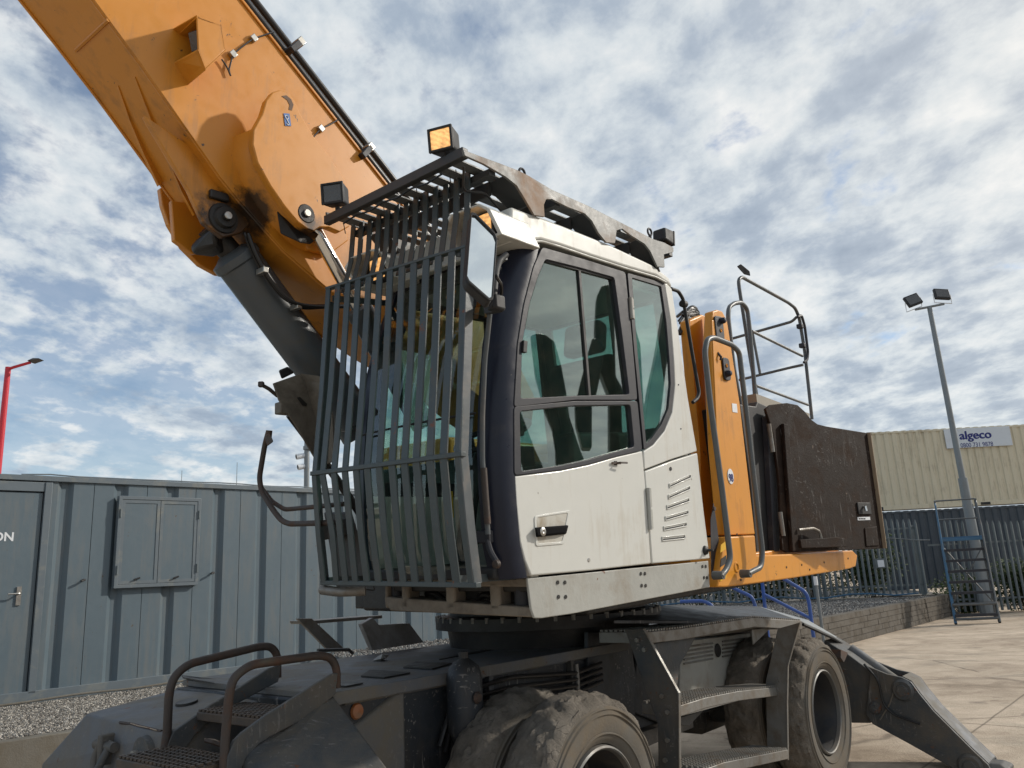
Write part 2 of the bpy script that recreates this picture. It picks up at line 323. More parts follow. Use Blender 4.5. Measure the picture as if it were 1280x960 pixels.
def tube(bm, pts, r, seg=10, fl=0, r2=None, up=None):
    if fl: pts = fillet(pts, fl)
    rings = []; n = len(pts); t0 = (pts[1]-pts[0]).normalized()
    nrm = t0.orthogonal().normalized() if up is None else (up - t0*up.dot(t0)).normalized()
    for i, p in enumerate(pts):
        t = (pts[min(i+1, n-1)]-pts[max(i-1, 0)]).normalized()
        nrm = (nrm - t*nrm.dot(t)).normalized(); bn = t.cross(nrm)
        rr = r if r2 is None else r+(r2-r)*i/(n-1)
        rings.append([bm.verts.new(p+(nrm*math.cos(2*math.pi*k/seg)+bn*math.sin(2*math.pi*k/seg))*rr) for k in range(seg)])
    for a, b in zip(rings, rings[1:]):
        for k in range(seg): bm.faces.new((a[k], a[(k+1) % seg], b[(k+1) % seg], b[k]))
    bm.faces.new(rings[0][::-1]); bm.faces.new(rings[-1]); return bm
def cyl(bm, a, b, r, r2=None, seg=24): return tube(bm, [a, b], r, seg, 0, r2)
def lathe(bm, c, ax, prof, seg=32, closed=False):   # prof (radius, offset along axis)
    ax = ax.normalized(); n = ax.orthogonal().normalized(); b = ax.cross(n); rings = []
    for r, h in prof:
        rings.append([bm.verts.new(c+ax*h+(n*math.cos(2*math.pi*k/seg)+b*math.sin(2*math.pi*k/seg))*max(r, 1e-4)) for k in range(seg)])
    for a, d in zip(rings, rings[1:]):
        for k in range(seg): bm.faces.new((a[k], a[(k+1) % seg], d[(k+1) % seg], d[k]))
    if closed: bm.faces.new(rings[0][::-1]); bm.faces.new(rings[-1])
    return bm
def flat(bm, p0, p1, wd, th):  # flat bar from p0 to p1 with width and thickness vectors
    return prism(bm, [p0-wd/2-th/2, p0+wd/2-th/2, p0+wd/2+th/2, p0-wd/2+th/2], p1-p0)
def strip(bm, path, wd, th):   # swept flat bar with kinks
    rows = [[bm.verts.new(p+wd*a/2+th*b/2) for a, b in ((-1, -1), (1, -1), (1, 1), (-1, 1))] for p in path]
    for a, b in zip(rows, rows[1:]):
        for k in range(4): bm.faces.new((a[k], a[(k+1) % 4], b[(k+1) % 4], b[k]))
    bm.faces.new(rows[0][::-1]); bm.faces.new(rows[-1]); return bm

def obj(name, bm, m, parent=None, bevel=0., seg=2, smooth=False, kind=None, label=None, group=None, cat=None, world=True):
    bmesh.ops.recalc_face_normals(bm, faces=bm.faces)
    if bevel:
        es = [e for e in bm.edges if len(e.link_faces) == 2 and e.calc_face_angle(0) > .45]
        for f in bm.faces: f.smooth = smooth
        try:
            rb = bmesh.ops.bevel(bm, geom=es, offset=bevel, segments=seg, affect='EDGES', clamp_overlap=True, profile=.5)
            for f in rb['faces']: f.smooth = True
        except Exception: pass
    me = bpy.data.meshes.new(name)
    c = V((0, 0, 0))
    if world and bm.verts:
        mn = V((min(v.co.x for v in bm.verts), min(v.co.y for v in bm.verts), min(v.co.z for v in bm.verts)))
        mxx = V((max(v.co.x for v in bm.verts), max(v.co.y for v in bm.verts), max(v.co.z for v in bm.verts)))
        c = V(((mn.x+mxx.x)/2, (mn.y+mxx.y)/2, mn.z))
        bmesh.ops.translate(bm, verts=bm.verts, vec=-c)
    bm.to_mesh(me); bm.free()
    if smooth:
        for p in me.polygons: p.use_smooth = True
    if smooth:
        try: me.set_sharp_from_angle(angle=R_(38))
        except Exception: pass
    for mm in (m if isinstance(m, (list, tuple)) else [m]): me.materials.append(mm)
    o = bpy.data.objects.new(name, me); COL.objects.link(o); o.location = c
    if parent is not None: attach(o, parent)
    if kind: o['kind'] = kind
    if label: o['label'] = label
    if group: o['group'] = group
    if cat: o['category'] = cat
    return o
def attach(o, parent):   # every frame is unrotated: keep world position by a plain offset
    w0 = wloc(o); o.parent = parent; o.matrix_parent_inverse = Matrix.Identity(4); o.location = w0 - wloc(parent)
def wloc(o):
    l = o.location.copy(); p = o.parent
    while p: l += p.location; p = p.parent
    return l
def thing(name, label, cat, loc, group=None):
    o = bpy.data.objects.new(name, None); COL.objects.link(o); o.location = loc; o.empty_display_size = .2
    o['label'] = label; o['category'] = cat
    if group: o['group'] = group
    return o
def dup(o, off, parent=None):
    c = o.copy(); COL.objects.link(c); c.parent = parent or o.parent; c.location = o.location + off
    for ch in [x for x in bpy.data.objects if x.parent == o and x != c]:
        d = ch.copy(); COL.objects.link(d); d.parent = c
    return c
def text(name, body, m, parent, origin, xd, yd, size, ext=.003, bold=0.0, align='LEFT', sxx=1.0):
    cu = bpy.data.curves.new(name, 'FONT'); cu.body = body; cu.size = size; cu.extrude = ext; cu.offset = bold; cu.align_x = align
    to = bpy.data.objects.new('tmp', cu); COL.objects.link(to)
    dg = bpy.context.evaluated_depsgraph_get(); me = bpy.data.meshes.new_from_object(to.evaluated_get(dg)); bpy.data.objects.remove(to)
    xd = xd.normalized(); yd = (yd-xd*yd.dot(xd)).normalized(); zd = xd.cross(yd)
    M = Matrix((xd*sxx, yd, zd)).transposed().to_4x4(); me.transform(M); me.materials.clear(); me.materials.append(m)
    o = bpy.data.objects.new(name, me); COL.objects.link(o); o.location = origin
    if parent: attach(o, parent)
    return o

# ================================================================== SETTING
bm = nb(); n = 80; ext = 700.
def gz(x, y):
    return 0.0
vs = [bm.verts.new((x, y, 0)) for x, y in ((-ext, -ext), (ext, -ext), (ext, ext), (-ext, ext))]
bm.faces.new(vs); obj('ground', bm, YARD, kind='structure', world=False)

# ---- left: site cabin on a gravel bed
C0 = hit(0, 884, V((0, 0, .35)), BZ); CD = V((math.sin(R_(44)), math.cos(R_(44)), 0)); CN = V((CD.y, -CD.x, 0))
def cp(px, py, d=0.): return hit(px, py, C0+CN*d, CN)
def cs(px, py, d=0.): q = cp(px, py, d)-C0; return q.dot(CD), q.z
def CP(s, z, d=0.): return C0 + CD*s + CN*d + BZ*z
bedz = .35
k0 = CP(-6, 0, 3.05); k1 = CP(13, 0, 3.05)
bm = prism(nb(), [CP(-6, -.35, 2.9), CP(13, -.35, 2.9), CP(13, -.35, -4), CP(-6, -.35, -4)], BZ*.345)
obj('gravel_bed', bm, GRAV_L, kind='structure')
kerb_root = thing('concrete_kerb', 'pale concrete kerb edging the gravel in front of the blue-grey cabin', 'kerb', CP(-1, -.35, 3.0))
for i in range(16):
    s = -5.5+i*.92
    b_ = prism(nb(), [CP(s, -.35, 2.9), CP(s+.905, -.35, 2.9), CP(s+.905, -.35, 3.05), CP(s, -.35, 3.05)], BZ*(.35+random.uniform(-.006, .012)))
    obj('kerb_stone', b_, KERB, kerb_root, bevel=.01)
# loose stones of the bed
bm = nb(); me = bpy.data.meshes.new('loose_gravel'); VV = []; FF = []
def stones(num, place, r0, r1):
    for i in range(num):
        c = place(); r = random.uniform(r0, r1); b0 = len(VV); a = random.uniform(0, 6.3); e = random.uniform(.5, .9)
        for k in range(4): VV.append((c.x+r*math.cos(a+k*1.57)*random.uniform(.7, 1.1), c.y+r*math.sin(a+k*1.57)*random.uniform(.7, 1.1), c.z+random.uniform(-.2, .2)*r))
        VV.append((c.x+random.uniform(-.3, .3)*r, c.y, c.z+r*e))
        for k in range(4): FF.append((b0+k, b0+(k+1) % 4, b0+4))
stones(26000, lambda: CP(random.uniform(-1.6, 4.2), .0, random.uniform(.05, 2.88)), .012, .026)
me.from_pydata(VV, [], FF); me.materials.append(GRAV_L); lo = bpy.data.objects.new('loose_gravel', me); COL.objects.link(lo); lo['kind'] = 'stuff'
lo['label'] = 'pale loose gravel in front of the site cabin'

cabin = thing('site_cabin', 'blue-grey corrugated steel site cabin with closed window shutters and a door', 'site cabin', CP(4, 0, -1.2))
H = cs(100, 597)[1]
L0, L1 = -5., 12.5
# roof rail, base rail, body
obj('roof_rail', prism(nb(), [CP(L0, H-.075, .03), CP(L1, H-.075, .03), CP(L1, H, .03), CP(L0, H, .03)], -CN*.12), CABINT, cabin, bevel=.008)
obj('base_rail', prism(nb(), [CP(L0, -.02, .035), CP(L1, -.02, .035), CP(L1, .15, .035), CP(L0, .15, .035)], -CN*.12), CABINT, cabin, bevel=.006)
obj('cabin_body', prism(nb(), [CP(L0, 0, -.13), CP(L1, 0, -.13), CP(L1, H-.03, -.13), CP(L0, H-.03, -.13)], -CN*2.3), CABIN, cabin)
obj('roof', prism(nb(), [CP(L0, H-.02, -.09), CP(L1, H-.02, -.09), CP(L1, H-.02, -2.4), CP(L0, H-.02, -2.4)], BZ*.03), CABINT, cabin)
gx = [cs(x, 700)[0] for x in (77, 148, 213, 274, 330, 377)]
sp = (gx[-1]-gx[0])/5
grooves = [gx[0]+sp*i for i in range(0, 14)]
zb, zt = .15, H-.075
def wallseg(nm, prof):
    bm = nb(); a = [bm.verts.new(CP(s, zb, d)) for s, d in prof]; b = [bm.verts.new(CP(s, zt, d)) for s, d in prof]
    for k in range(len(prof)-1): bm.faces.new((a[k], a[k+1], b[k+1], b[k]))
    me_extra = [bm.verts.new(CP(s, zb, d-.004)) for s, d in prof]
    return obj(nm, bm, CABIN, cabin)
GD = -.055
dr = cs(45, 700)[0]
edges = [dr+.12]+[g for g in grooves]
for i, g in enumerate(grooves):
    wallseg('wall_groove', [(g-.115, 0), (g-.055, GD), (g+.03, GD), (g+.085, 0)])
    nxt = (grooves[i+1]-.115) if i+1 < len(grooves) else L1
    mid = (g+.085+nxt)/2
    wallseg('wall_panel', [(g+.085, 0), (mid-.004, 0), (mid-.003, -.008)])
    wallseg('wall_panel', [(mid+.003, -.008), (mid+.004, 0), (nxt, 0)])
wallseg('wall_panel', [(dr+.12, 0), (grooves[0]-.115, 0)])
wallseg('wall_panel', [(L0, 0), (dr-1.1, 0)])
for s0, s1 in ((dr+.03, dr+.12), (dr-1.1, dr-1.0)):
    obj('door_frame', prism(nb(), [CP(s0, .12, -.05), CP(s1, .12, -.05), CP(s1, H-.09, -.05), CP(s0, H-.09, -.05)], CN*.085), CABINT, cabin, bevel=.006)
dt = cs(30, 614)[1]
obj('door_header', prism(nb(), [CP(dr-1.0, dt, -.05), CP(dr+.03, dt, -.05), CP(dr+.03, H-.09, -.05), CP(dr-1.0, H-.09, -.05)], CN*.07), CABINT, cabin, bevel=.006)
door = obj('door', prism(nb(), [CP(dr-.99, .11, -.05), CP(dr+.02, .11, -.05), CP(dr+.02, dt-.012, -.05), CP(dr-.99, dt-.012, -.05)], CN*.045), CABIN, cabin, bevel=.006)
hp = [cp(18, 727, .0), cp(28, 727, .0), cp(26.5, 763, .0), cp(16.5, 763, .0)]
hs_, hz_ = cs(23, 745); 
obj('handle', tube(box(nb(), CP(hs_, hz_, .005), CD*.055, BZ*.235, CN*.02), [CP(hs_, hz_+.03, .01), CP(hs_, hz_+.03, .075), CP(hs_-.14, hz_+.028, .075)], .011, 8, .03), STEEL, door)
tz = cs(8, 676)[1]; th = cs(8, 665)[1]-tz
s_end = cs(18, 670)[0]
text('lettering', 'ON', INKW, door, CP(s_end, tz, -.003), CD, BZ, th*1.38, .001, .004, 'RIGHT')
# shutters
a0 = cs(139, 737); a1 = cs(249, 622)
s0, s1, z0, z1 = a0[0], a1[0], cs(140, 736)[1], cs(200, 622)[1]
obj('window_frame', ringp(nb(), [CP(s0, z0, 0), CP(s1, z0, 0), CP(s1, z1, 0), CP(s0, z1, 0)], [CP(s0+.05, z0+.05, 0), CP(s1-.05, z0+.05, 0), CP(s1-.05, z1-.05, 0), CP(s0+.05, z1-.05, 0)], CN*.085), CABINT, cabin, bevel=.005)
mid = cs(196, 680)[0]
for a, b in ((s0+.05, mid-.004), (mid+.004, s1-.05)):
    sh = obj('window_shutter', prism(nb(), [CP(a, z0+.055, .01), CP(b, z0+.055, .01), CP(b, z1-.055, .01), CP(a, z1-.055, .01)], CN*.06), CABIN, cabin, bevel=.006)
    obj('shutter_edge', ringp(nb(), [CP(a, z0+.055, .07), CP(b, z0+.055, .07), CP(b, z1-.055, .07), CP(a, z1-.055, .07)], [CP(a+.045, z0+.10, .07), CP(b-.045, z0+.10, .07), CP(b-.045, z1-.10, .07), CP(a+.045, z1-.10, .07)], CN*.008), CABINT, sh)
    obj('knob', tube(nb(), [CP((a+b)/2+.02, z0+.13, .07), CP((a+b)/2+.02, z0+.135, .10), CP((a+b)/2-.06, z0+.11, .10)], .012, 8), BLACK, sh)
for s in (s0+.03, s1-.03):
    for z in (z0+.25, z1-.25):
        obj('hinge', cyl(nb(), CP(s, z-.06, .09), CP(s, z+.06, .09), .014, seg=8), GALV, cabin)
for px, py in ((104, 725), (265, 716)):
    s, z = cs(px, py); obj('shutter_stay', tube(nb(), [CP(s, z, 0), CP(s, z, .06), CP(s-.05, z-.015, .075)], .016, 8), BLACK, cabin)
obj('roof_lashing', tube(nb(), [CP(s*.35, H+.006+random.uniform(0, .022), -.02) for s in range(0, 30)], .010, 6), CABINT, cabin)
cable = obj('ground_cable', tube(nb(), [CP(-2, .03, .10), CP(.2, .03, .11), CP(.9, .05, .09), CP(1.6, .03, .12), CP(2.4, .05, .09), CP(3.4, .04, .1)], .014, 6, .2), KERB, cat='cable', label='thin pale cable lying on the gravel along the foot of the cabin')

# ---- poles seen above the cabin
def at(px, py, dist): d = ray(px, py); return EYE + d*(dist/math.hypot(d.x, d.y))
t = at(10, 462, 30); rl = thing('street_lamp', 'red street lamp with a short arm rising behind the left end of the cabin', 'street lamp', V((t.x, t.y, 0)))
obj('pole', cyl(nb(), V((t.x, t.y, 0)), t+V((0, 0, .08)), .13, .085, 14), REDP, rl)
e1 = hit(38, 453, t, V((0, 1, 0))); 
obj('arm', tube(nb(), [t, t+(e1-t)*.2+V((0, 0, .02)), e1], .05, 8, .2), REDP, rl)
e2 = hit(52, 450, t, V((0, 1, 0)))
hd = (e2-e1).normalized(); pn = V((0, 1, 0)); uq = V((0, 0, 1))
lh = obj('lamp_head', hull(nb(), [e1+pn*.12, e1-pn*.12, e1+uq*.10, e2+pn*.16+uq*.02, e2-pn*.16+uq*.02, e2+hd*-.35+pn*.22, e2+hd*-.35-pn*.22, e2+hd*-.3+uq*.14]), FRAME, rl, bevel=.02)
t = at(384, 552, 24); b_ = V((t.x, t.y, 0)); cc = thing('camera_pole', 'grey steel pole carrying two white security cameras beyond the cabin', 'camera pole', b_)
obj('pole', cyl(nb(), b_, at(385, 395, 24), .085, .07, 12), POLE, cc)
obj('collar', cyl(nb(), at(385, 560, 24)-BZ*.05, at(385, 560, 24)+BZ*.05, .14, seg=12), POLE, cc)
for px, py in ((377, 570), (379, 583)):
    q = at(px, py, 24); d = V((-.8, -.5, -.18)).normalized()
    c_ = obj('security_camera', cyl(nb(), q-d*.1, q+d*.16, .075, .085, 12), INKW, cc)
    obj('lens', cyl(nb(), q+d*.155, q+d*.168, .06, seg=12), BLACK, c_)
    obj('bracket', cyl(nb(), q, V((t.x, t.y, q.z)), .02, seg=6), INKW, c_)
for px, y0, y1, lb in ((296.5, 578, 640, 'tall thin aerial standing beyond the cabin roof'), (227.5, 588, 640, 'short thin aerial standing beyond the cabin roof, nearer the red lamp')):
    q = at(px, y0, 40); r_ = obj('aerial', cyl(nb(), V((q.x, q.y, 0)), q, .045, .012, 6), POLE, label=lb, cat='aerial')

# ---- right: raised gravel bed behind a block wall
W0 = hit(1068, 803, V((0, 0, 0)), BZ); W1 = hit(1190, 770, V((0, 0, 0)), BZ)
WD = (W1-W0).normalized(); WN = V((WD.y, -WD.x, 0))
def WP(s, z, d=0): return W0 + WD*s + WN*d + BZ*z
WL = (W1-W0).length; wt = .57
wall = thing('block_wall', 'low grey concrete block wall holding back the raised gravel', 'wall', WP(3, 0))
obj('wall_core', prism(nb(), [WP(-9, 0, -.01), WP(WL, 0, -.01), WP(WL, 0, -.2), WP(-9, 0, -.2)], BZ*(wt-.02)), MORTAR, wall)
ncr = 5; ch = wt/ncr; bl = .44
for r in range(ncr):
    s = -5.0 + (bl/2 if r % 2 else 0)
    while s < WL-.05:
        e = min(s+bl-.008, WL+.005); j = random.uniform(-.008, .008)
        obj('brick', prism(nb(), [WP(s, r*ch+.006, .0), WP(e, r*ch+.006, .0), WP(e, r*ch+.006, -.2), WP(s, r*ch+.006, -.2)], BZ*(ch-.009)), BRICK, wall).location += WN*(.006+j*.6)
        s += bl
# return of the wall at the far right end
for r in range(ncr):
    s = (0 if r % 2 else -.2)
    while s < 1.8:
        obj('brick', prism(nb(), [WP(WL+.004, r*ch+.006, -.02-s), WP(WL+.004, r*ch+.006, -.02-s-.42), WP(WL-.1, r*ch+.006, -.02-s-.42), WP(WL-.1, r*ch+.006, -.02-s)], BZ*(ch-.012)), BRICK, wall)
        s += .44
zb_ = wt-.05
FAZ = R_(100); F0 = hit(1190, 768, V((0, 0, .02)), BZ); FD = V((math.sin(FAZ), math.cos(FAZ), 0)); FN = V((FD.y, -FD.x, 0))
def FP(s, z, d=0): return F0 + FD*s + FN*d + BZ*z
bm = prism(nb(), [WP(-5, .01, -.15), WP(WL-.02, .01, -.15), FP(0.1, .01, -.2), FP(0.4, .01, -9), FP(-17, .01, -9), FP(-17, .01, 2)], BZ*zb_)
obj('raised_gravel_bed', bm, GRAV_R, kind='structure')
VV, FF = [], []
def plc():
    while True:
        s = random.uniform(-9, WL-.1); d = -random.uniform(.2, 8); p = WP(s, zb_+.012, d)
        if (p-F0).dot(FN) > .1: return p
stones(24000, plc, .02, .042)
me = bpy.data.meshes.new('loose_stones'); me.from_pydata(VV, [], FF); me.materials.append(GRAV_R); lo = bpy.data.objects.new('loose_stones', me); COL.objects.link(lo); lo['kind'] = 'stuff'
lo['label'] = 'grey loose stones on the raised bed by the fence'

# ---- palisade fence
fence = thing('palisade_fence', 'grey galvanised palisade fence of tall pointed pales on the gravel bed', 'fence', FP(-3, .5))
def zt_(s): return 2.56 - .085*s if s < 2 else 2.4
def zb2(s): return zb_ if s < 0 else 0.0
pale_n = nb(); 
def pale(s, root):
    z0_ = .06+(zb_ if s < 0 else 0); z1_ = zt_(s)+random.uniform(-.02, .02); w_ = .036; bm = nb(); sh = random.uniform(-.006, .006)
    for a, b, d0, d1 in ((-w_, -.012, .0, .022), (-.012, .012, .022, .022), (.012, w_, .022, .0)):
        top = [FP(s+sh+a, z1_ if abs(a) < .02 else z1_-.10, d0), FP(s+sh+b, z1_ if abs(b) < .02 else z1_-.10, d1)]
        prism(bm, [FP(s+a, z0_, d0), FP(s+b, z0_, d1), top[1], top[0]], -FN*.004)
    obj('pale', bm, GALV, root)
s = -14.5
while s < -.55: pale(s, fence); s += .155
for z in (.5, 2.05):
    obj('rail', prism(nb(), [FP(-15, zb_+z-.12, -.03), FP(-.5, zb_+z-.22, -.03), FP(-.5, zb_+z-.17, -.03), FP(-15, zb_+z-.07, -.03)], -FN*.04), GALV, fence)
for s in (-14.4, -11.6, -8.8, -6.0, -3.2, -.6):
    obj('post', prism(nb(), [FP(s-.05, zb_, -.03), FP(s+.05, zb_, -.03), FP(s+.05, zt_(s)-.15, -.03), FP(s-.05, zt_(s)-.15, -.03)], -FN*.1), GALV, fence)
fence2 = thing('palisade_fence', 'grey palisade fence on the yard level to the right of the steel steps', 'fence', FP(1.2, 0))
s = .05
while s < 9: pale(s, fence2); s += .155
for z in (.35, 1.85):
    obj('rail', prism(nb(), [FP(-.3, z, -.03), FP(9, z, -.03), FP(9, z+.05, -.03), FP(-.3, z+.05, -.03)], -FN*.04), GALV, fence2)
nt = thing('fence_notice', 'small white square notice on a grey backing plate on the fence', 'notice', FP(*[(hit(1101, 710, FP(0, 0, .06), FN)-F0).dot(FD), 1.0]))
q0 = hit(1101, 704, FP(0, 0, .04), FN); obj('backing_plate', box(nb(), q0, FD*.30, BZ*.26, FN*.012), GALV, nt)
obj('notice_face', box(nb(), q0+FN*.012+BZ*-.01, FD*.17, BZ*.19, FN*.012), INKW, nt, bevel=.004)
pipe = obj('service_pipe', tube(nb(), [FP(-14+i*.6, zb_+.10+.05*math.sin(i*1.7), .12+.03*math.sin(i*2.1)) for i in range(23)], .022, 6), LADB, cat='pipe', label='thin blue-green service pipe running along the foot of the fence')
wr = obj('fence_cable', tube(nb(), [FP(-3.4+i*.35, 2.22-.02*i+.03*math.sin(i*1.3), .05) for i in range(10)], .012, 6), POLE, cat='cable', label='thin grey cable tied along the upper fence rail left of the steps')

# ---- containers
def container(name, label, cat, px0, pz0, px1, dist, zlo, zhi, m, depth=2.44, posts=True, corr=.28, az=None):
    a = ray(px0, pz0); A = EYE + a*dist; A.z = zlo
    az = R_(90) if az is None else R_(az)
    D = V((math.sin(az), math.cos(az), 0)); N = V((D.y, -D.x, 0)); L = px1
    def K(s, z, d=0): return A + D*s + N*d + BZ*(z-zlo)
    root = thing(name, label, cat, K(L/2, zlo, -depth/2))
    ln = .0
    bm = nb(); prof = [(.12, -.01)]; s = .18
    while s < L-.15:
        prof += [(s, -.01), (s+.03, -.045), (s+.10, -.045), (s+.13, -.01)]; s += corr
    prof.append((L-.12, -.01))
    lo_ = [bm.verts.new(K(x, zlo+.14, d)) for x, d in prof]; hi_ = [bm.verts.new(K(x, zhi-.08, d)) for x, d in prof]
    for k in range(len(prof)-1): bm.faces.new((lo_[k], lo_[k+1], hi_[k+1], hi_[k]))
    obj('corrugated_side', bm, m, root)
    obj('end_wall', prism(nb(), [K(.03, zlo+.1, -.1), K(.03, zlo+.1, -depth+.1), K(.03, zhi-.06, -depth+.1), K(.03, zhi-.06, -.1)], D*.05), m, root)
    obj('body', prism(nb(), [K(.1, zlo+.1, -.1), K(L-.1, zlo+.1, -.1), K(L-.1, zlo+.1, -depth+.1), K(.1, zlo+.1, -depth+.1)], BZ*(zhi-zlo-.16)), m, root)
    obj('roof_sheet', prism(nb(), [K(0, zhi-.04, -.02), K(L, zhi-.04, -.02), K(L, zhi-.04, -depth), K(0, zhi-.04, -depth)], BZ*.03), m, root)
    s = .18; bm = nb()
    while s < L-.2: box(bm, K(s, zhi-.015, -.06), D*.14, N*.1, BZ*.035); s += corr
    obj('roof_ridges', bm, m, root)
    for z0__, z1__ in ((zlo, zlo+.14), (zhi-.08, zhi-.02)):
        obj('side_rail', prism(nb(), [K(.1, z0__, 0), K(L-.1, z0__, 0), K(L-.1, z1__, 0), K(.1, z1__, 0)], -N*.08), m, root, bevel=.006)
    for s in (0, L-.12):
        for d in (0, -depth+.12):
            obj('corner_post', prism(nb(), [K(s, zlo+.1, d), K(s+.12, zlo+.1, d), K(s+.12, zhi-.1, d), K(s, zhi-.1, d)], -N*.12), m, root, bevel=.008)
            for z in (zlo, zhi-.118): obj('corner_casting', prism(nb(), [K(s-.006, z, d+.006), K(s+.166, z, d+.006), K(s+.166, z+.118, d+.006), K(s-.006, z+.118, d+.006)], -N*.15), FRAME if m is TAN else m, root, bevel=.01)
    for s in (L*.3, L*.55):
        obj('fork_pocket', box(nb(), K(s, zlo+.06, .003), D*.32, BZ*.09, N*.02), BLACK, root)
    for z in (.3, .7, 1.1, 1.5, 1.9): obj('lock_lug', box(nb(), K(-.01, zlo+.3+z, -.03), D*.05, BZ*.05, N*.05), m, root)
    return root, K
DT = 27.6
tan, TK = container('shipping_container', 'tan corrugated shipping container stacked on the blue one, bearing a white sign', 'container', 1091, 590, 12.2, DT, 3.19, 5.90, TAN, az=90)
container('shipping_container', 'dark blue shipping container standing on the ground under the tan one', 'container', 1088, 590, 12.2, DT+.05, .55, 3.14, BLUEC, az=90)
container('shipping_container', 'tan shipping container mostly hidden behind the open brown cover', 'container', 1078, 590, 2.2, DT+2.7, 3.3, 6.35, TAN, az=3)
# sign
P0_ = TK(0, 4, .03); Nn = V((0, -1, 0))
sgp = [hit(x, y, P0_, Nn) for x, y in ((1179, 537), (1261, 533.5))]
sb = hit(1181, 561, P0_, Nn).z; st_ = sgp[0].z; xl, xr = sgp[0].x, sgp[1].x
sign = thing('company_sign', 'white rectangular sign with blue lettering and a phone number on the tan container', 'sign', V(((xl+xr)/2, P0_.y, sb)))
obj('board', prism(nb(), [V((xl, P0_.y, sb)), V((xr, P0_.y, sb)), V((xr, P0_.y, st_)), V((xl, P0_.y, st_))], V((0, -.03, 0))), SIGNW, sign, bevel=.004)
lx = hit(1199, 548, P0_, Nn).x; lx2 = hit(1239, 548, P0_, Nn).x; lz = hit(1199, 549.5, P0_, Nn).z
lt = text('company_lettering', 'algeco', INKB, sign, V((lx, P0_.y-.031, lz)), V((1, 0, 0)), BZ, .40, .003, .004, 'LEFT', 1.08)
w_ = max(v.co.x for v in lt.data.vertices); sc_ = (lx2-lx)/w_
for v in lt.data.vertices: v.co.x *= sc_
for k_ in (-1, 1):
    l2 = lt.copy(); COL.objects.link(l2); l2.location = lt.location+V((.012*k_, -.0004*(k_+2), .006*k_)); l2.parent = sign
lx = hit(1200, 557, P0_, Nn).x; lx2 = hit(1241, 557, P0_, Nn).x; lz = hit(1199, 559.6, P0_, Nn).z
lt = text('phone_lettering', '0800 731 9878', INKB, sign, V((lx, P0_.y-.031, lz)), V((1, 0, 0)), BZ, .215, .003, .001)
w_ = max(v.co.x for v in lt.data.vertices); sc_ = (lx2-lx)/w_
for v in lt.data.vertices: v.co.x *= sc_

# ---- flood light mast
fb = hit(1236, 768, V((0, 0, 0)), BZ); 
tp = hit(1161.5, 383, fb, V((0, 1, 0))); tp.x = tp.x
fl = thing('floodlight_mast', 'tall grey mast with two black floodlights in front of the tan container', 'lamp post', fb)
mid_ = fb+(tp-fb)*.42
obj('lower_pole', cyl(nb(), fb, mid_, .15, .12, 16), POLE, fl, smooth=True)
obj('upper_pole', cyl(nb(), mid_, tp, .085, .065, 14), POLE, fl, smooth=True)
obj('base_plate', cyl(nb(), fb, fb+BZ*.9, .22, .2, 12), POLE, fl)
a_ = hit(1144, 387, fb, V((0, 1, 0))); b_ = hit(1180, 380, fb, V((0, 1, 0)))
obj('crossbar', cyl(nb(), a_, b_, .035, seg=8), POLE, fl)
for cen, tl, lean in ((hit(1141, 375.5, fb, V((0, 1, 0))), -.35, .34), (hit(1177, 368, fb, V((0, 1, 0))), .12, -.05)):
    xx = V((math.cos(tl), 0, math.sin(-tl*.9))).normalized(); nn_ = V((lean*.6, -1, .35)).normalized(); nn_ = (nn_-xx*nn_.dot(xx)).normalized(); yy = nn_.cross(xx)
    f_ = obj('floodlight', box(nb(), cen, xx*.44, yy*.36, nn_*.10), BLACK, fl, bevel=.02)
    obj('lamp_glass', box(nb(), cen+nn_*.052, xx*.37, yy*.27, nn_*.01), UNLIT, f_)
    sg = 1 if yy.z > 0 else -1
    dn = -BZ
    obj('bracket', tube(nb(), [cen-xx*.25, cen-xx*.25+dn*.27, cen+xx*.25+dn*.27, cen+xx*.25], .016, 6), INKW, f_)
obj('clip', box(nb(), fb+(tp-fb)*.33, V((.2, 0, 0)), V((0, .2, 0)), BZ*.12), POLE, fl)

# ---- warehouse steps
LA = hit(1195, 781, V((0, 0, 0)), BZ); LB = hit(1250, 779, V((0, 0, 0)), BZ); lw = (LB-LA); lw.z = 0; LN = V((.46, .89, 0)).normalized()
def LP(x, y): return hit(x, y, LA, LN)
steps = thing('mobile_steps', 'tall blue and grey warehouse steps with handrails standing against the fence', 'steps', LA+lw/2)
top = LP(1172, 622).z; pz = LP(1200, 671).z; back = LN*1.5
for A_, cm, nm in ((LA, LADB, 'stile'), (LB, TUBE, 'stile')):
    obj('stile', tube(nb(), [A_+BZ*.03, A_+LN*.8+BZ*pz], .035, 8), cm, steps)
    obj('leg', tube(nb(), [A_+LN*1.6+BZ*.03, A_+LN*1.35+BZ*pz], .03, 8), TUBE, steps)
    obj('handrail', tube(nb(), [A_+LN*.25+BZ*(.75), A_+LN*.75+BZ*(top*.98), A_+LN*1.4+BZ*(top), A_+LN*1.4+BZ*pz], .022, 8, .15), cm if A_ is LA else TUBE, steps)
    obj('upright', tube(nb(), [A_+LN*.8+BZ*pz, A_+LN*.78+BZ*(top*.99)], .024, 8), TUBE, steps)
for i in range(8):
    k = (i+.8)/8.0; c_ = LA+lw/2+LN*(.8*k)+BZ*(pz*k)
    obj('tread', box(nb(), c_, lw*.98, LN*.24, BZ*.06), LADB if i == 7 else FRAME, steps, bevel=.004)
obj('platform', box(nb(), LA+lw/2+LN*1.1+BZ*pz, lw*1.02, LN*.66, BZ*.05), LADB, steps)
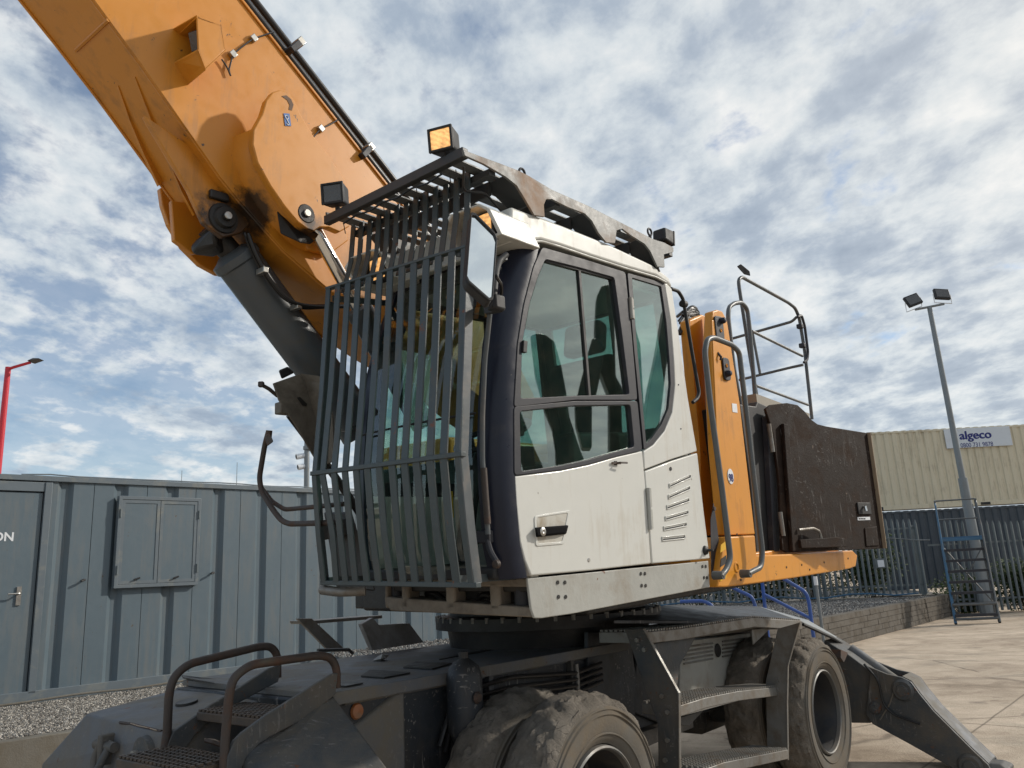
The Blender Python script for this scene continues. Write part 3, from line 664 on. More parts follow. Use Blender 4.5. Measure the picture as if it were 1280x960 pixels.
for z in (top, pz+(top-pz)*.5, ): obj('guard_rail', tube(nb(), [LA+LN*1.4+BZ*z, LB+LN*1.4+BZ*z], .02, 8), TUBE, steps)
for z in (.12, .45): obj('base_bar', tube(nb(), [LA+BZ*z-LN*.02, LB+BZ*z-LN*.02], .03, 8), TUBE, steps)
obj('brace', tube(nb(), [LA+LN*1.5+BZ*.4, LB+LN*1.4+BZ*pz*.9], .015, 6), TUBE, steps)
obj('brace', tube(nb(), [LB+LN*1.5+BZ*.4, LA+LN*1.4+BZ*pz*.9], .015, 6), TUBE, steps)
for A_ in (LA, LB):
    for d in (0.05, 2.1): obj('castor', cyl(nb(), A_+LN*d+BZ*.055-lw.normalized()*.02, A_+LN*d+BZ*.055+lw.normalized()*.02, .055, seg=12), BLACK, steps)

# ---- blue handrails behind the machine
HP_ = V((3.6, 11.2, 0)); hn = V((-.25, -1, 0)).normalized()
def HT(*pts, z0=None): return [hit(x, y, HP_, hn) for x, y in pts]
rail = thing('blue_handrail', 'bright blue tubular handrails of a low access stair behind the machine', 'handrail', V((3.9, 11.2, 0)))
def dn(p): return V((p.x, p.y, 0.0))
for pts in (((912, 733), (940, 746), (944, 757)), ((850, 752), (880, 751), (892, 758)), ((979, 723), (1007, 740), (1011, 751), (1014, 774))):
    P = HT(*pts); obj('hoop', tube(nb(), P+[dn(P[-1])], .024, 8, .12), BLUEP, rail)
P = HT((953, 726), (955, 757)); obj('post', tube(nb(), [P[0]+BZ*.4, dn(P[1])], .024, 8), BLUEP, rail)
P = HT((955, 743), (1013, 773)); obj('lower_rail', tube(nb(), P, .022, 8), BLUEP, rail)
P = HT((979, 723), (912, 733)); obj('top_rail', tube(nb(), [P[0], P[0]+V((-.3, .5, .25)), P[1]+V((-.3, .5, .25)), P[1]], .022, 8), BLUEP, rail)
q = hit(1019, 722, V((5.2, 13.5, 0)), V((0, -1, 0))); qb = V((q.x+.0, q.y, 0))
mk = thing('marker_post', 'slim grey post with a white cap standing behind the rear of the machine', 'post', qb)
obj('post', cyl(nb(), qb, q, .025, seg=10), POLE, mk); obj('cap', cyl(nb(), q-BZ*.12, q+BZ*.02, .032, seg=10), INKW, mk)

# ---- shrubs growing behind the fence
def shrub(s, w_, h_, d, label, num, zb3):
    r_ = thing('shrub', label, 'shrub', FP(s, zb3, -d), 'shrubs tangled along the back of the palisade fence')
    Vv, Ff = [], []; bmS = nb()
    clumps = []
    for i in range(14):
        a = V((random.gauss(0, w_*.42), random.gauss(0, .22), h_*random.uniform(.2, 1.0))); clumps.append(a)
        b0 = FP(s+a.x*.4, zb3, -d); tube(bmS, [b0, FP(s+a.x*.8, zb3+a.z*.5, -d+a.y*.6), FP(s+a.x, zb3+a.z, -d+a.y)], .012, 5)
    for i in range(num):
        c = random.choice(clumps); sc3 = .22
        p = FP(s+c.x+random.gauss(0, sc3), max(zb3+.02, zb3+c.z*random.uniform(.55, 1.0)+random.gauss(0, .14)), -d+c.y+random.gauss(0, .16))
        if (p-F0).dot(FN) > -.08: continue
        a = V((random.gauss(0, 1), random.gauss(0, 1), random.gauss(0, .8))).normalized(); b = a.orthogonal().normalized(); L_ = random.uniform(.035, .07)
        k = len(Vv); Vv += [p-a*L_, p+b*L_*.45, p+a*L_, p-b*L_*.45]; Ff.append((k, k+1, k+2, k+3))
    me = bpy.data.meshes.new('foliage'); me.from_pydata([tuple(x) for x in Vv], [], Ff); me.materials.append(LEAF)
    o = bpy.data.objects.new('foliage', me); COL.objects.link(o); attach(o, r_); o.location = -wloc(r_)
    obj('stem', bmS, STEM, r_)
for s, w_, h_, lb in ((-10.5, 1.3, 1.4, 'low dark green shrub behind the fence, far to the left'), (-8.6, 1.2, 1.2, 'low dark green shrub behind the fence seen below the orange beam'), (-6.8, 1.2, 1.5, 'dark green shrub behind the fence below the brown cover'), (-5.0, 1.1, 1.7, 'leafy shrub behind the fence beside the white notice'),
                  (-3.4, 1.0, 2.3, 'tallest leafy shrub reaching over the fence below the tan container'), (-1.8, 1.0, 2.15, 'tall leafy shrub behind the fence just left of the steps'), (.6, .7, 1.0, 'small shrub low behind the fence at the foot of the mast'), (2.0, .6, 1.3, 'small shrub behind the fence right of the steps')):
    shrub(s, w_, h_, .45, lb, 3600, (zb_ if s < 0 else 0))
# ================================================================== THE MACHINE
M = thing('material_handler', 'large orange and white wheeled material handler with a guarded cab and raised boom', 'material handler', G(4.8, 3.63, 0))
M['label'] = 'large orange, white and grey wheeled material handler with barred cab and raised boom'
VC = 3.63
# ---------------- undercarriage
def wheel(u, vo, side, mud=1.0, seed=0, rimdeep=.20, seg=168):
    # vo: outer face, side -1 = outer face towards -v
    R = .525; wdt = .29; ax = BV*(-side); c = G(u, vo, R)      # ax points inward from the outer face
    prof = [(.30, .035), (.33, .012), (.40, .0), (.455, .006), (.485, .022), (.505, .05), (.522, .085), (.525, .145), (.522, .205), (.505, .24), (.485, .268), (.40, .29), (.30, .265)]
    fine = []
    for (a, b), (d, e) in zip(prof, prof[1:]):
        st = 3 if a > .44 else 2
        for k in range(st): fine.append((a+(d-a)*k/st, b+(e-b)*k/st))
    fine.append(prof[-1])
    bm = nb(); ax = ax.normalized(); n = V((0, 0, 1)); bn = ax.cross(n); rings = []
    for r, h in fine:
        row = []
        for k in range(seg):
            th = 2*math.pi*k/seg; rr = r
            if r > .455:
                q = V((math.cos(th)*2.2, math.sin(th)*2.2, h*5+seed*7))
                nz_ = (noise.fractal(q*2.6, 1.0, 2.0, 4)*.012+noise.fractal(q*7.5, 1.0, 2.0, 4)*.014)*mud
                lug = .5+.5*math.sin(th*23+(h-.145)*22*(1 if h > .145 else -1))
                edge = min(1, (r-.455)/.04)
                ck = abs(noise.noise(q*4.2+V((3, 1, 7)))); 
                rr = r + nz_*edge + (lug > .62)*.005*edge - (lug < .2)*.006*edge - (.010*edge if ck < .03 else 0)
            hh = h + (noise.noise(V((th*3, r*9, seed)))*.006 if r > .4 else 0)
            row.append(bm.verts.new(c+ax*hh+(n*math.cos(th)+bn*math.sin(th))*rr))
        rings.append(row)
    for a, b in zip(rings, rings[1:]):
        for k in range(seg): bm.faces.new((a[k], a[(k+1) % seg], b[(k+1) % seg], b[k]))
    for i, f in enumerate(bm.faces):
        cc_ = f.calc_center_median()-c; h = cc_.dot(ax); r = (cc_-ax*h).length
        f.material_index = 0 if r > .462 else 1
    wr = obj('wheel', lathe(nb(), c, ax, [(.0, rimdeep), (.12, rimdeep), (.13, rimdeep-.03), (.17, rimdeep-.03), (.18, rimdeep), (.24, rimdeep+.01), (.265, rimdeep-.05), (.27, .06), (.285, .035)], 40), RIM, M, smooth=True)
    obj('tyre', bm, [MUD, SIDEW], wr, smooth=True)
    obj('rim_ring', lathe(nb(), c, ax, [(.272, .045), (.276, .020), (.283, .014), (.292, .020), (.296, .04)], 48), RIMRING, wr, smooth=True)
    for rr_, hh_ in ((.345, .006), (.43, -.001), (.452, .003)):
        obj('sidewall_rib', lathe(nb(), c, ax, [(rr_-.006, hh_+.004), (rr_-.002, hh_-.004), (rr_+.002, hh_-.004), (rr_+.006, hh_+.004)], 64), SIDEW, wr, smooth=True)
    b2 = nb()
    for k in range(10):
        th = 2*math.pi*k/10; p = c+ax*rimdeep+(n*math.cos(th)+bn*math.sin(th))*.205; cyl(b2, p, p-ax*.028, .015, seg=6)
    obj('wheel_nuts', b2, RIM, wr)
UR, UF = 6.31, 3.33
for k, u in enumerate((UF, UR)):
    wheel(u, 2.26, -1, .6, k*3+1, .22); wheel(u, 2.60, -1, .6, k*3+2, .1)
    wheel(u, 2*VC-2.26, 1, .9, k*3+9, .20, 72); wheel(u, 2*VC-2.60, 1, .9, k*3+11, .1, 72)
    obj('axle', cyl(nb(), G(u, 2.5, .525), G(u, 4.76, .525), .13, seg=20), GREY, M, smooth=True)
    obj('axle_housing', hull(nb(), [G(u+a, VC+b, .525+d) for a in (-.22, .22) for b in (-.45, .45) for d in (-.2, .25)]), GREY, M, bevel=.05)
dz = 1.155
def pr(pts, a, b): return prism(nb(), [BU*q[0]+BZ*q[1]+BV*a for q in pts], BV*(b-a))
# main chassis frame with side wall
obj('chassis_frame', pr([(2.35, .62), (2.5, .52), (4.2, .50), (4.5, .58), (6.0, .55), (7.1, .6), (7.1, 1.10), (2.3, dz-.03)], 2.99, 2*VC-2.99), CHAS, M, bevel=.012)
top_ = [(1.41, 2.71), (1.51, 3.46), (2.37, 4.31), (5.3, 4.31), (5.3, 2.95), (2.30, 2.95)]
obj('deck_plate', prism(nb(), [G(a, b, dz-.03) for a, b in top_[2:]], BZ*.03), GREYL, M, bevel=.004)
# nose: front stabiliser housing, ladder well and sloping shoulder
VL, VR_ = 3.50, 2.97
N1t = uv(204, 916, VL); un = N1t.dot(BU); N2t = uu(108, 892, un); N3t = uu(52, 955, un-.05)
nose = obj('front_housing', hull(nb(), [N1t, N2t, N3t, G(2.75, 4.31, dz+.006), G(2.75, VL, dz+.006), G(2.7, 4.75, .80), N3t-BZ*.4, N1t-BZ*.6, G(2.7, 4.75, .45), G(2.75, VL, .45)]), GREYL, M, bevel=.010)
def ufz(px, py): return uu(px, py, un)
for px, py, r in ((98, 938, .012), (113, 942, .014)): q = ufz(px, py); obj('bolt_hole', cyl(nb(), q-BU*.012, q+BU*.02, r, seg=12), DARK, nose)
q = ufz(143, 930)
sh = obj('shackle', tube(nb(), [q+BV*.045+BZ*.02-BU*.03, q+BV*.045-BU*.07-BZ*.05, q-BU*.08-BZ*.12, q-BV*.045-BU*.07-BZ*.05, q-BV*.045+BZ*.02-BU*.03], .017, 10, .05), GREY, nose, smooth=True)
obj('shackle_lug', hull(nb(), [q+BV*s+BZ*z+BU*d for s in (-.02, .02) for z in (-.08, .05) for d in (.02, -.07)]), GREY, sh, bevel=.008)
obj('shackle_pin', cyl(nb(), q-BV*.09-BU*.04, q+BV*.09-BU*.04, .022, seg=14), GREY, sh, smooth=True)
q = ufz(184, 943)
cb_ = obj('connector_boss', lathe(nb(), q, -BU, [(.0, .03), (.075, .03), (.08, .0)], 28), GREY, nose, smooth=True)
for d in (-.035, .035):
    p = q+BV*d-BU*.03; obj('nipple', lathe(nb(), p, -BU, [(.006, .010), (.012, .022), (.020, .020), (.022, 0)], 14), STEP, cb_, smooth=True)
topn = (G(2.75, VL, dz+.006)-N1t).cross(N2t-N1t).normalized()
if topn.z < 0: topn = -topn
def onz_(px, py, o=.002): return hit(px, py, N1t+topn*o, topn)
def scrape(pts, r, m, par): obj('paint_scrape', tube(nb(), pts, r, 5), m, par)
BARE = mat('bare_scrape', (.30, .24, .18), .6, var=.4, chips=RUST, chamt=.5, chscale=40)
scrape([onz_(x, y, 0) for x, y in ((150, 903), (165, 905), (180, 909), (202, 914))], .007, RUSTY, nose)
scrape([onz_(x, y, .003) for x, y in ((160, 903), (172, 907), (186, 910), (196, 913))], .003, BARE, nose)
hc = onz_(233.5, 879.5, 0); obj('lifting_hole', lathe(nb(), hc-topn*.004, topn, [(.0, .016), (.050, .016), (.052, .0)], 24), DARK, nose)
scrape([onz_(228, 845, .004), onz_(262, 849, .004), onz_(300, 853, .004)], .005, DARK, nose)
wp = [(2.75, 1.13), (2.5, 1.02), (1.98, .86), (1.90, .80), (1.88, .45), (2.75, .45)]
well = obj('ladder_well', pr(wp, VR_, VL), GREYL, M, bevel=.02)
hq = uv(292, 888, 3.36); hq = hit(293, 888, G(2.5, 3.3, 1.021), V(( (BZ*.52*1.0-BU*.16).x, (BZ*.52-BU*.16).y, (BZ*.52-BU*.16).z)).normalized())
obj('slot_hole', lathe(nb(), hq, (BZ*.52-BU*.16).normalized(), [(.0, .003), (.055, .003), (.058, .0)], 24), DARK, well)
Aq = G(2.31, 2.955, dz+.002); Bq = uv(300, 946, VR_-.0); Cq = uv(492, 968, 2.50); Dq = uv(322, 975, 2.78)
fend = obj('shoulder_plate', hull(nb(), [Aq, Bq, Cq, Dq, Aq-BZ*.6, Bq-BZ*.5, Cq-BZ*.4, Dq-BZ*.4, G(2.31, VR_, dz)]), GREY, M, bevel=.014)
sn = (Cq-Aq).cross(Bq-Aq).normalized(); sn = sn if sn.z > 0 else -sn
def onS(px, py, o=.0): return hit(px, py, Aq+sn*o, sn)
obj('rounded_boss', lathe(nb(), onS(418, 985, -.005), sn, [(.0, .030), (.09, .027), (.145, .012), (.16, .0)], 32), GREY, fend, smooth=True)
scrape([onS(x, y, .001) for x, y in ((384, 915), (376, 924), (366, 934), (358, 943), (363, 955))], .0045, BARE, fend)
scrape([onS(x, y, .001) for x, y in ((392, 940), (384, 950), (378, 962))], .003, RUSTY, fend)
scrape([onS(x, y, .001) for x, y in ((322, 944), (336, 944), (350, 947))], .004, RUSTY, fend)
q = uv(267, 928, 3.2); scrape([uv(257, 925, 3.25), uv(266, 927.5, 3.22), uv(277, 931, 3.2)], .010, RUSTY, well)
scrape([uv(256, 923.5, 3.25), uv(268, 924.5, 3.22), uv(278, 928.5, 3.2)], .003, BARE, well)
def plate(nm, pts, v, th, m, par, bev=.004): return obj(nm, prism(nb(), [uv(x, y, v) for x, y in pts], BV*th), m, par, bevel=bev)
plate('ladder_stringer', [(349, 831), (334, 835), (300, 857), (262, 880), (230, 903), (214, 914), (205, 935), (204, 975), (222, 975), (226, 940), (240, 920), (252, 908), (300, 876), (345, 852)], VL, -.02, GREY, M)
plate('ladder_stringer', [(419, 841), (412, 842), (370, 868), (330, 893), (300, 915), (290, 925), (281, 945), (278, 985), (290, 985), (305, 945), (320, 930), (335, 920), (380, 897), (416, 868)], VR_-.02, -.02, GREY, M)
P = [uv(x, y, VL) for x, y in ((206, 935), (209, 915), (211, 868), (217, 846), (235, 830), (325, 808), (339, 808), (347, 819), (347, 847))]
obj('ladder_handrail', tube(nb(), P, .0185, 12, .06), RUSTY, M, smooth=True)
P = [uv(x, y, VR_-.02) for x, y in ((279, 975), (281, 930), (286, 870), (291, 848), (312, 831), (398, 819), (414, 822), (421, 836), (421, 860))]
obj('ladder_handrail', tube(nb(), P, .0175, 12, .06), RUSTY, M, smooth=True)
def tread(nm, a, b, c, d, par, th=.04, m=STEP):   # four corners of the top: near edge a-b, far edge d-c
    o_ = obj(nm, prism(nb(), [a, b, c, d], BZ*-th), m, par, bevel=.004)
    bm = nb(); L = (b-a).length; Wd = (d-a).length; nx = max(2, int(L/.030)); ny = max(2, int(Wd/.030))
    for i in range(nx):
        for j in range(ny):
            s, t_ = (i+.5)/nx, (j+.5)/ny
            p = (a*(1-s)+b*s)*(1-t_)+(d*(1-s)+c*s)*t_+BZ*.001
            dx = (b-a).normalized()*.010; dy = (d-a).normalized()*.009
            prism(bm, [p-dx-dy, p+dx-dy, p+dx+dy, p-dx+dy], BZ*.009)
    obj('grip_studs', bm, m, o_, kind='stuff'); return o_
TRD = mat('tread_worn', (.055, .045, .038), .55, .2, var=.3, dirt=(.12, .085, .06), damt=.5, dscale=12, bump=.2)
for zt__, near, far in ((1.10, (345, 887), (300, 853)), (.975, (292, 958), (230, 942))):
    a = uz(near[0], near[1], zt__); u0 = a.dot(BU); 
    u0 = (1.98 if zt__ > 1 else 1.64)
    tread('ladder_tread', G(u0, VR_+.005, zt__), G(u0+.24, VR_+.005, zt__), G(u0+.24, VL-.025, zt__), G(u0, VL-.025, zt__), M, .035, TRD)
# deck clutter
def dpatch(nm, pts, m, z=dz+.003, th=.006): return obj(nm, prism(nb(), [uz(x, y, z) for x, y in pts], BZ*th), m, M)
dpatch('grip_pad', [(451, 846), (463, 838), (513, 842), (480, 848)], DARK)
dpatch('grip_pad', [(504, 835), (520, 828), (565, 830), (540, 837)], DARK)
dpatch('grip_pad', [(418, 858), (424, 852), (454, 855), (432, 859)], DARK)
dpatch('deck_seam', [(548, 823), (628, 809), (629, 810), (549, 825)], DARK, dz+.001, .004)
dpatch('deck_seam', [(228, 846), (268, 853), (268, 855), (228, 848)], DARK, dz+.006, .006)
q = uz(477, 826, dz); obj('grease_fitting', hull(nb(), [q+BU*random.uniform(-.05, .05)+BV*random.uniform(-.06, .06)+BZ*random.uniform(0, .04) for i in range(14)]), STEP, M)
obj('deck_edge_lip', prism(nb(), [G(2.3, 2.945, dz-.05), G(5.3, 2.945, dz-.05), G(5.3, 2.945, dz+.004), G(2.3, 2.945, dz+.004)], BV*.02), GREYL, M, bevel=.003)
q = uv(446, 889, 2.985); obj('amber_reflector', lathe(nb(), q, -BV, [(.0, .012), (.030, .010), (.036, .0)], 20), REFLECT, M, smooth=True)
# gas bottle
ac = obj('hydraulic_accumulator', lathe(nb(), uv(583, 928, 2.88), BZ, [(.02, -.03), (.06, .0), (.086, .06), (.09, .16), (.088, .30), (.075, .35), (.04, .38), (.024, .39), (.024, .42), (.0, .425)], 28), CHAS, M, smooth=True)
obj('valve', cyl(nb(), uv(583, 843, 2.88), uv(583, 833, 2.88), .022, seg=8), STEP, ac)
obj('valve_pipe', tube(nb(), [uv(583, 838, 2.88), uv(572, 835, 2.9), uv(569, 846, 2.95)], .012, 8, .03), GREY, ac)
obj('rust_patch', lathe(nb(), uv(597, 872, 2.785), -BV, [(.0, .012), (.02, .012), (.03, .0)], 9), RUSTY, ac)
# side wall ribs and boxes seen behind the front wheel
for px in (610, 713):
    a, b = uv(px, 835, 2.97), uv(px, 905, 2.97); obj('wall_rib', flat(nb(), V((a.x, a.y, 1.12)), V((a.x, a.y, .6)), BU*.03, BV*.04), GREY, M, bevel=.004)
obj('pipe_clamped', tube(nb(), [uv(720, 830, 2.94), uv(722, 850, 2.94), uv(722, 880, 2.94)], .014, 8), STEP, M)
plate('side_cover', [(735, 790), (786, 790), (800, 872), (790, 905), (735, 890)], 2.96, .03, CHAS, M)
# far side steps and uprights
plate('far_step_bracket', [(372, 773), (390, 773), (432, 812), (413, 815)], 4.75, .03, STEP, M)
obj('far_tread', prism(nb(), [uv(388, 776, 4.85), uv(478, 769, 4.85), uv(478, 773, 4.85), uv(390, 780, 4.85)], BV*.25), STEP, M, bevel=.004)
bare_dust = mat('dusty_bracket', (.30, .29, .28), .7, var=.3, dirt=(.14, .12, .10), damt=.4, bump=.2)
plate('far_upright', [(452, 780), (466, 772), (474, 781), (512, 779), (530, 803), (466, 813)], 4.32, .04, bare_dust, M)
obj('far_rod', tube(nb(), [uv(397, 813, 4.6), uv(436, 812, 4.6), uv(441, 817, 4.6)], .012, 6), RACKD, M)
# side steps between the wheels
fp = obj('step_hanger', prism(nb(), [uu(x, y, 4.05) for x, y in ((781, 787), (805, 786), (849, 866), (850, 960), (850, 1010), (824, 1010), (822, 905), (781, 787))][:-1], BU*.012), GREY, M, bevel=.003)
fp2 = obj('step_hanger', prism(nb(), [uu(x, y, 5.42) for x, y in ((972, 786), (1000, 778), (985, 832), (984, 878), (985, 950), (959, 944), (957, 852), (966, 812))], BU*.012), STEP, M, bevel=.003)
obj('hanger_edge', strip(nb(), [uu(x, y, 4.05) for x, y in ((805, 786), (849, 866), (850, 960), (850, 1010))], BU*.02, BV*.006), STEP, fp)
obj('hanger_edge', strip(nb(), [uu(x, y, 5.42) for x, y in ((1000, 778), (985, 832), (984, 878), (985, 950))], BU*.02, BV*.006), STEP, fp2)
def stp(nm, near, z, depth, th=.055, nfar=None):
    A = [uv(x, y, v_) for x, y, v_ in near]
    for q in A: q.z = q.z
    bm = prism(nb(), A+[p+BV*depth for p in A[::-1]], BZ*-th)
    o_ = obj(nm, bm, STEP, M, bevel=.004)
    bm = nb()
    for a, b in zip(A, A[1:]):
        L = (b-a).length; nx = max(1, int(L/.030)); ny = max(2, int(depth/.034))
        for i in range(nx):
            for j in range(ny):
                p = a.lerp(b, (i+.5)/nx)+BV*(depth*(j+.5)/ny)+BZ*.001; dx = (b-a).normalized()*.010; dy = BV*.010
                prism(bm, [p-dx-dy, p+dx-dy, p+dx+dy, p-dx+dy], BZ*.010)
    obj('grip_studs', bm, STEP, o_, kind='stuff')
stp('side_step', [(809, 790, 2.52), (850, 786, 2.50), (942, 772, 2.50), (1002, 776, 2.42)], 1.2, .34, .065)
stp('side_step', [(850, 882, 2.27), (882, 872, 2.27), (922, 864, 2.27), (978, 858, 2.27)], .8, .24)
stp('side_step', [(880, 962, 2.22), (905, 953, 2.22), (985, 937, 2.22)], .45, .24)
plate('step_gusset', [(815, 805), (871, 795), (850, 832), (846, 864)], 2.55, .012, GREY, M)
plate('step_gusset', [(940, 787), (965, 784), (942, 806)], 2.6, .012, STEP, M)
plate('step_bracket', [(850, 897), (880, 888), (862, 907), (852, 907)], 2.4, .1, GREY, M)
bx = plate('side_box', [(851, 802), (938, 791), (941, 849), (850, 870)], 2.86, .1, SKIRT, M, .008)
for k in range(5):
    for (xa, ya, xb, yb) in ((855, 809+k*5.2, 891, 804+k*4.8), (903, 802+k*4.7, 934, 797.5+k*4.4)):
        obj('box_rib', tube(nb(), [uv(xa, ya, 2.855), uv(xb, yb, 2.855)], .0065, 6), STEP, bx)
q = uv(897.5, 813, 2.853); obj('box_opening', lathe(nb(), q, -BV, [(.0, .004), (.045, .004), (.05, .0)], 24), DARK, bx)
plate('belly_tank', [(800, 790), (850, 800), (850, 880), (868, 905), (850, 915), (790, 890)], 2.96, .5, CHAS, M, .01)
obj('belly_plate', pr([(4.3, .50), (5.4, .52), (5.4, .60), (4.3, .60)], 2.9, 4.3), DARK, M)
# rear mudguard sheets, sloping down behind the wheels
N1 = [uv(x, y, 2.62) for x, y in ((830, 772), (979, 775), (1003, 777), (1040, 794), (1083, 822))]
F1 = [uv(x, y, 3.35) for x, y in ((832, 757), (949, 758), (1030, 782), (1060, 800), (1086, 817))]
bm = nb()
N1 = [G(4.05, 2.62, 1.335), uv(1003, 777, 2.50), uv(1040, 794, 2.50), uv(1083, 821, 2.50)]
F1 = [uv(832, 756, 3.5), uv(949, 758, 3.5), uv(1010, 775, 3.5), uv(1084, 818, 3.3)]
DK_ = prism(nb(), [N1[0], N1[1], F1[1], F1[0]], BZ*-.02)
obj('chassis_cover', DK_, CHAS, M, bevel=.003)
for k in (1, 2):
    a, b, c_, d = N1[k], N1[k+1], F1[k+1], F1[k]
    vs_ = [bm.verts.new(p) for p in (a, b, c_, d)]; vb = [bm.verts.new(p-BZ*.014) for p in (a, b, c_, d)]
    bm.faces.new(vs_); bm.faces.new(vb[::-1])
    for i in range(4): bm.faces.new((vs_[i], vb[i], vb[(i+1) % 4], vs_[(i+1) % 4]))
obj('rear_mudguard', bm, mat('mudguard_sheet', (.30, .32, .33), .45, .2, var=.15, dirt=(.2, .18, .15), damt=.35, bump=.1), M)
obj('mudguard_lip', tube(nb(), [p-BZ*.02 for p in N1[1:]], .014, 6), DARK, M)
obj('mudguard_bracket', prism(nb(), [uv(x, y, 2.3) for x, y in ((1051, 812), (1060, 816), (1055, 828), (1051, 822))], BV*.1), RUSTY, M)
# rear stabiliser: box beam, leg plates and foot
UO = 7.25
obj('stabiliser_beam', prism(nb(), [uu(x, y, UO) for x, y in ((1030, 800), (1060, 818), (1090, 840), (1095, 848), (1096, 892), (1088, 904), (1030, 903))], BU*.34), GREY, M, bevel=.008)
legp = [(1090, 838), (1085, 832), (1110, 842), (1128, 846), (1140, 852), (1150, 866), (1168, 888), (1215, 935), (1236, 955), (1243, 968), (1190, 968), (1190, 958), (1140, 930), (1092, 904), (1084, 892)]
for du in (-.035, .26):
    obj('stabiliser_leg', prism(nb(), [uu(x, y, UO+0.0)+BU*du for x, y in legp], BU*.03), GREY, M, bevel=.004)
obj('leg_top_plate', strip(nb(), [uu(x, y, UO)+BU*.13 for x, y in ((1128, 846), (1140, 852), (1150, 866), (1168, 888), (1215, 935), (1236, 955))], BU*.26, BZ*.012), GREYL, M)
for px, py, r in ((1130, 862, .085), (1096, 884, .05), (1214, 957, .09)):
    q = uu(px, py, UO); pn_ = obj('pivot_pin', lathe(nb(), q-BU*.06, -BU, [(.0, .012), (r*.45, .012), (r*.5, .0), (r*.8, .0), (r*.9, -.01), (r, -.02), (r, -.03)], 28), GREY, M, smooth=True)
    obj('pin_tube', cyl(nb(), q-BU*.02, q+BU*.30, r*.95, seg=24), RUSTY, pn_, smooth=True)
obj('stabiliser_cylinder', cyl(nb(), uu(1062, 812, UO+.2), uu(1118, 852, UO+.2), .055, seg=20), GREYL, M, smooth=True)
fo = G(UO, 1.35, .02)
obj('foot_pad', hull(nb(), [G(UO+.12+a, 1.47+b, z) for a in (-.13, .13) for b in (-.13, .13) for z in (.0, .03)]+[G(UO+.12+a, 1.47+b, .06) for a in (-.08, .08) for b in (-.08, .08)]), GREY, M, bevel=.01)
# same stabiliser on the far side
for nm, sgn in (('stabiliser_leg', 1),):
    obj(nm, prism(nb(), [G(UO+.1, 4.4, .9), G(UO+.1, 5.0, .75), G(UO+.1, 5.85, .12), G(UO+.1, 5.7, .05), G(UO+.1, 4.9, .45), G(UO+.1, 4.4, .5)], BU*.05), GREY, M, bevel=.004)
# hoses, bolts and weld lines on the chassis
for k in range(4):
    z0_ = 1.08-.035*k
    obj('chassis_hose', tube(nb(), [G(2.95+.04*k, 2.955, z0_-.25), G(3.05, 2.94, z0_-.03), G(3.5, 2.945, z0_-.02*math.sin(k)), G(4.1, 2.94, z0_-.05), G(4.35, 2.93, z0_-.02)], .012, 8, .06), HOSE, M, smooth=True)
for px, py in ((835, 890), (835, 925), (832, 950), (828, 870), (797, 800), (806, 812)):
    q = uu(px, py, 4.05); obj('hanger_bolt', cyl(nb(), q-BU*.014, q, .013, seg=6), STEP, fp)
for px, py in ((972, 850), (971, 862), (968, 800)):
    q = uu(px, py, 5.42); obj('hanger_bolt', cyl(nb(), q-BU*.014, q, .014, seg=6), STEP, fp2)
for a in range(9): q = G(2.45+a*.22, 2.975, .66); obj('chassis_bolt', cyl(nb(), q, q-BV*.014, .016, seg=6), GREY, M)
obj('weld_line', tube(nb(), [G(2.4, 2.985, dz-.055), G(5.2, 2.985, dz-.055)], .008, 6), GREYL, M)
obj('weld_line', tube(nb(), [uu(x, y, UO-.045) for x, y in ((1100, 900), (1112, 880), (1118, 862))], .006, 6), GREYL, M)
obj('leg_hose', tube(nb(), [uu(x, y, UO-.06) for x, y in ((1080, 830), (1098, 850), (1104, 880), (1116, 893), (1150, 905))], .010, 8, .05), HOSE, M, smooth=True)
# slew ring
SCu, SCv = 4.75, VC
obj('slew_ring', lathe(nb(), G(SCu, SCv, 1.15), BZ, [(.70, .0), (.72, .12), (.80, .125), (.80, .20), (.76, .205), (.70, .215), (.70, .30)], 64), DARK, M, smooth=True)
bm = nb()
for k in range(44):
    th = 2*math.pi*k/44; p = G(SCu, SCv, 1.325)+(BU*math.cos(th)+BV*math.sin(th))*.79; cyl(bm, p, p+BZ*.035, .016, seg=6)
obj('ring_bolts', bm, STEP, M, kind='stuff')
# ---------------- upper carriage
YN, YF = 2.15, 3.10
UPX = lambda pts, y: [Q(x, y, z) for x, z in pts]
def ext(nm, pts, y0, y1, m, par, bev=.004, seg=2):   # XZ outline extruded across the machine
    return obj(nm, prism(nb(), UPX(pts, y0), AY*(y1-y0)), m, par, bevel=bev, seg=seg)
def pext(nm, px, y0, th, m, par, bev=.004, seg=2):   # outline given on the plane Y=y0
    return obj(nm, prism(nb(), [sy(a, b, y0) for a, b in px], AY*th), m, par, bevel=bev, seg=seg)
obj('upper_frame', hull(nb(), [Q(x, y, z) for x in (3.3, 6.1) for y in (2.45, 4.3) for z in (-.40, -.30)]), DARK, M, bevel=.01)
obj('turntable_frame', hull(nb(), [Q(x, y, z) for x in (3.2, 6.1) for y in (3.15, 4.1) for z in (-.40, .45)]), DARK, M, bevel=.02)
obj('far_catwalk', hull(nb(), [Q(x, y, z) for x in (4.6, 6.2) for y in (4.2, 5.0) for z in (-.35, -.05)]), ORANGE2, M, bevel=.02)
obj('far_housing', hull(nb(), [Q(x, y, z) for x in (4.1, 6.2) for y in (4.2, 5.05) for z in (-.05, .75)]), ORANGE2, M, bevel=.03)
obj('engine_housing', hull(nb(), [Q(x, y, z) for x in (5.0, 6.35) for y in (2.45, 4.6) for z in (-.2, .72)]), ORANGE2, M, bevel=.03)
obj('counterweight', hull(nb(), [Q(x, y, z) for x in (6.3, 6.55) for y in (2.5, 4.8) for z in (-.3, .55)]), GREY, M, bevel=.06)

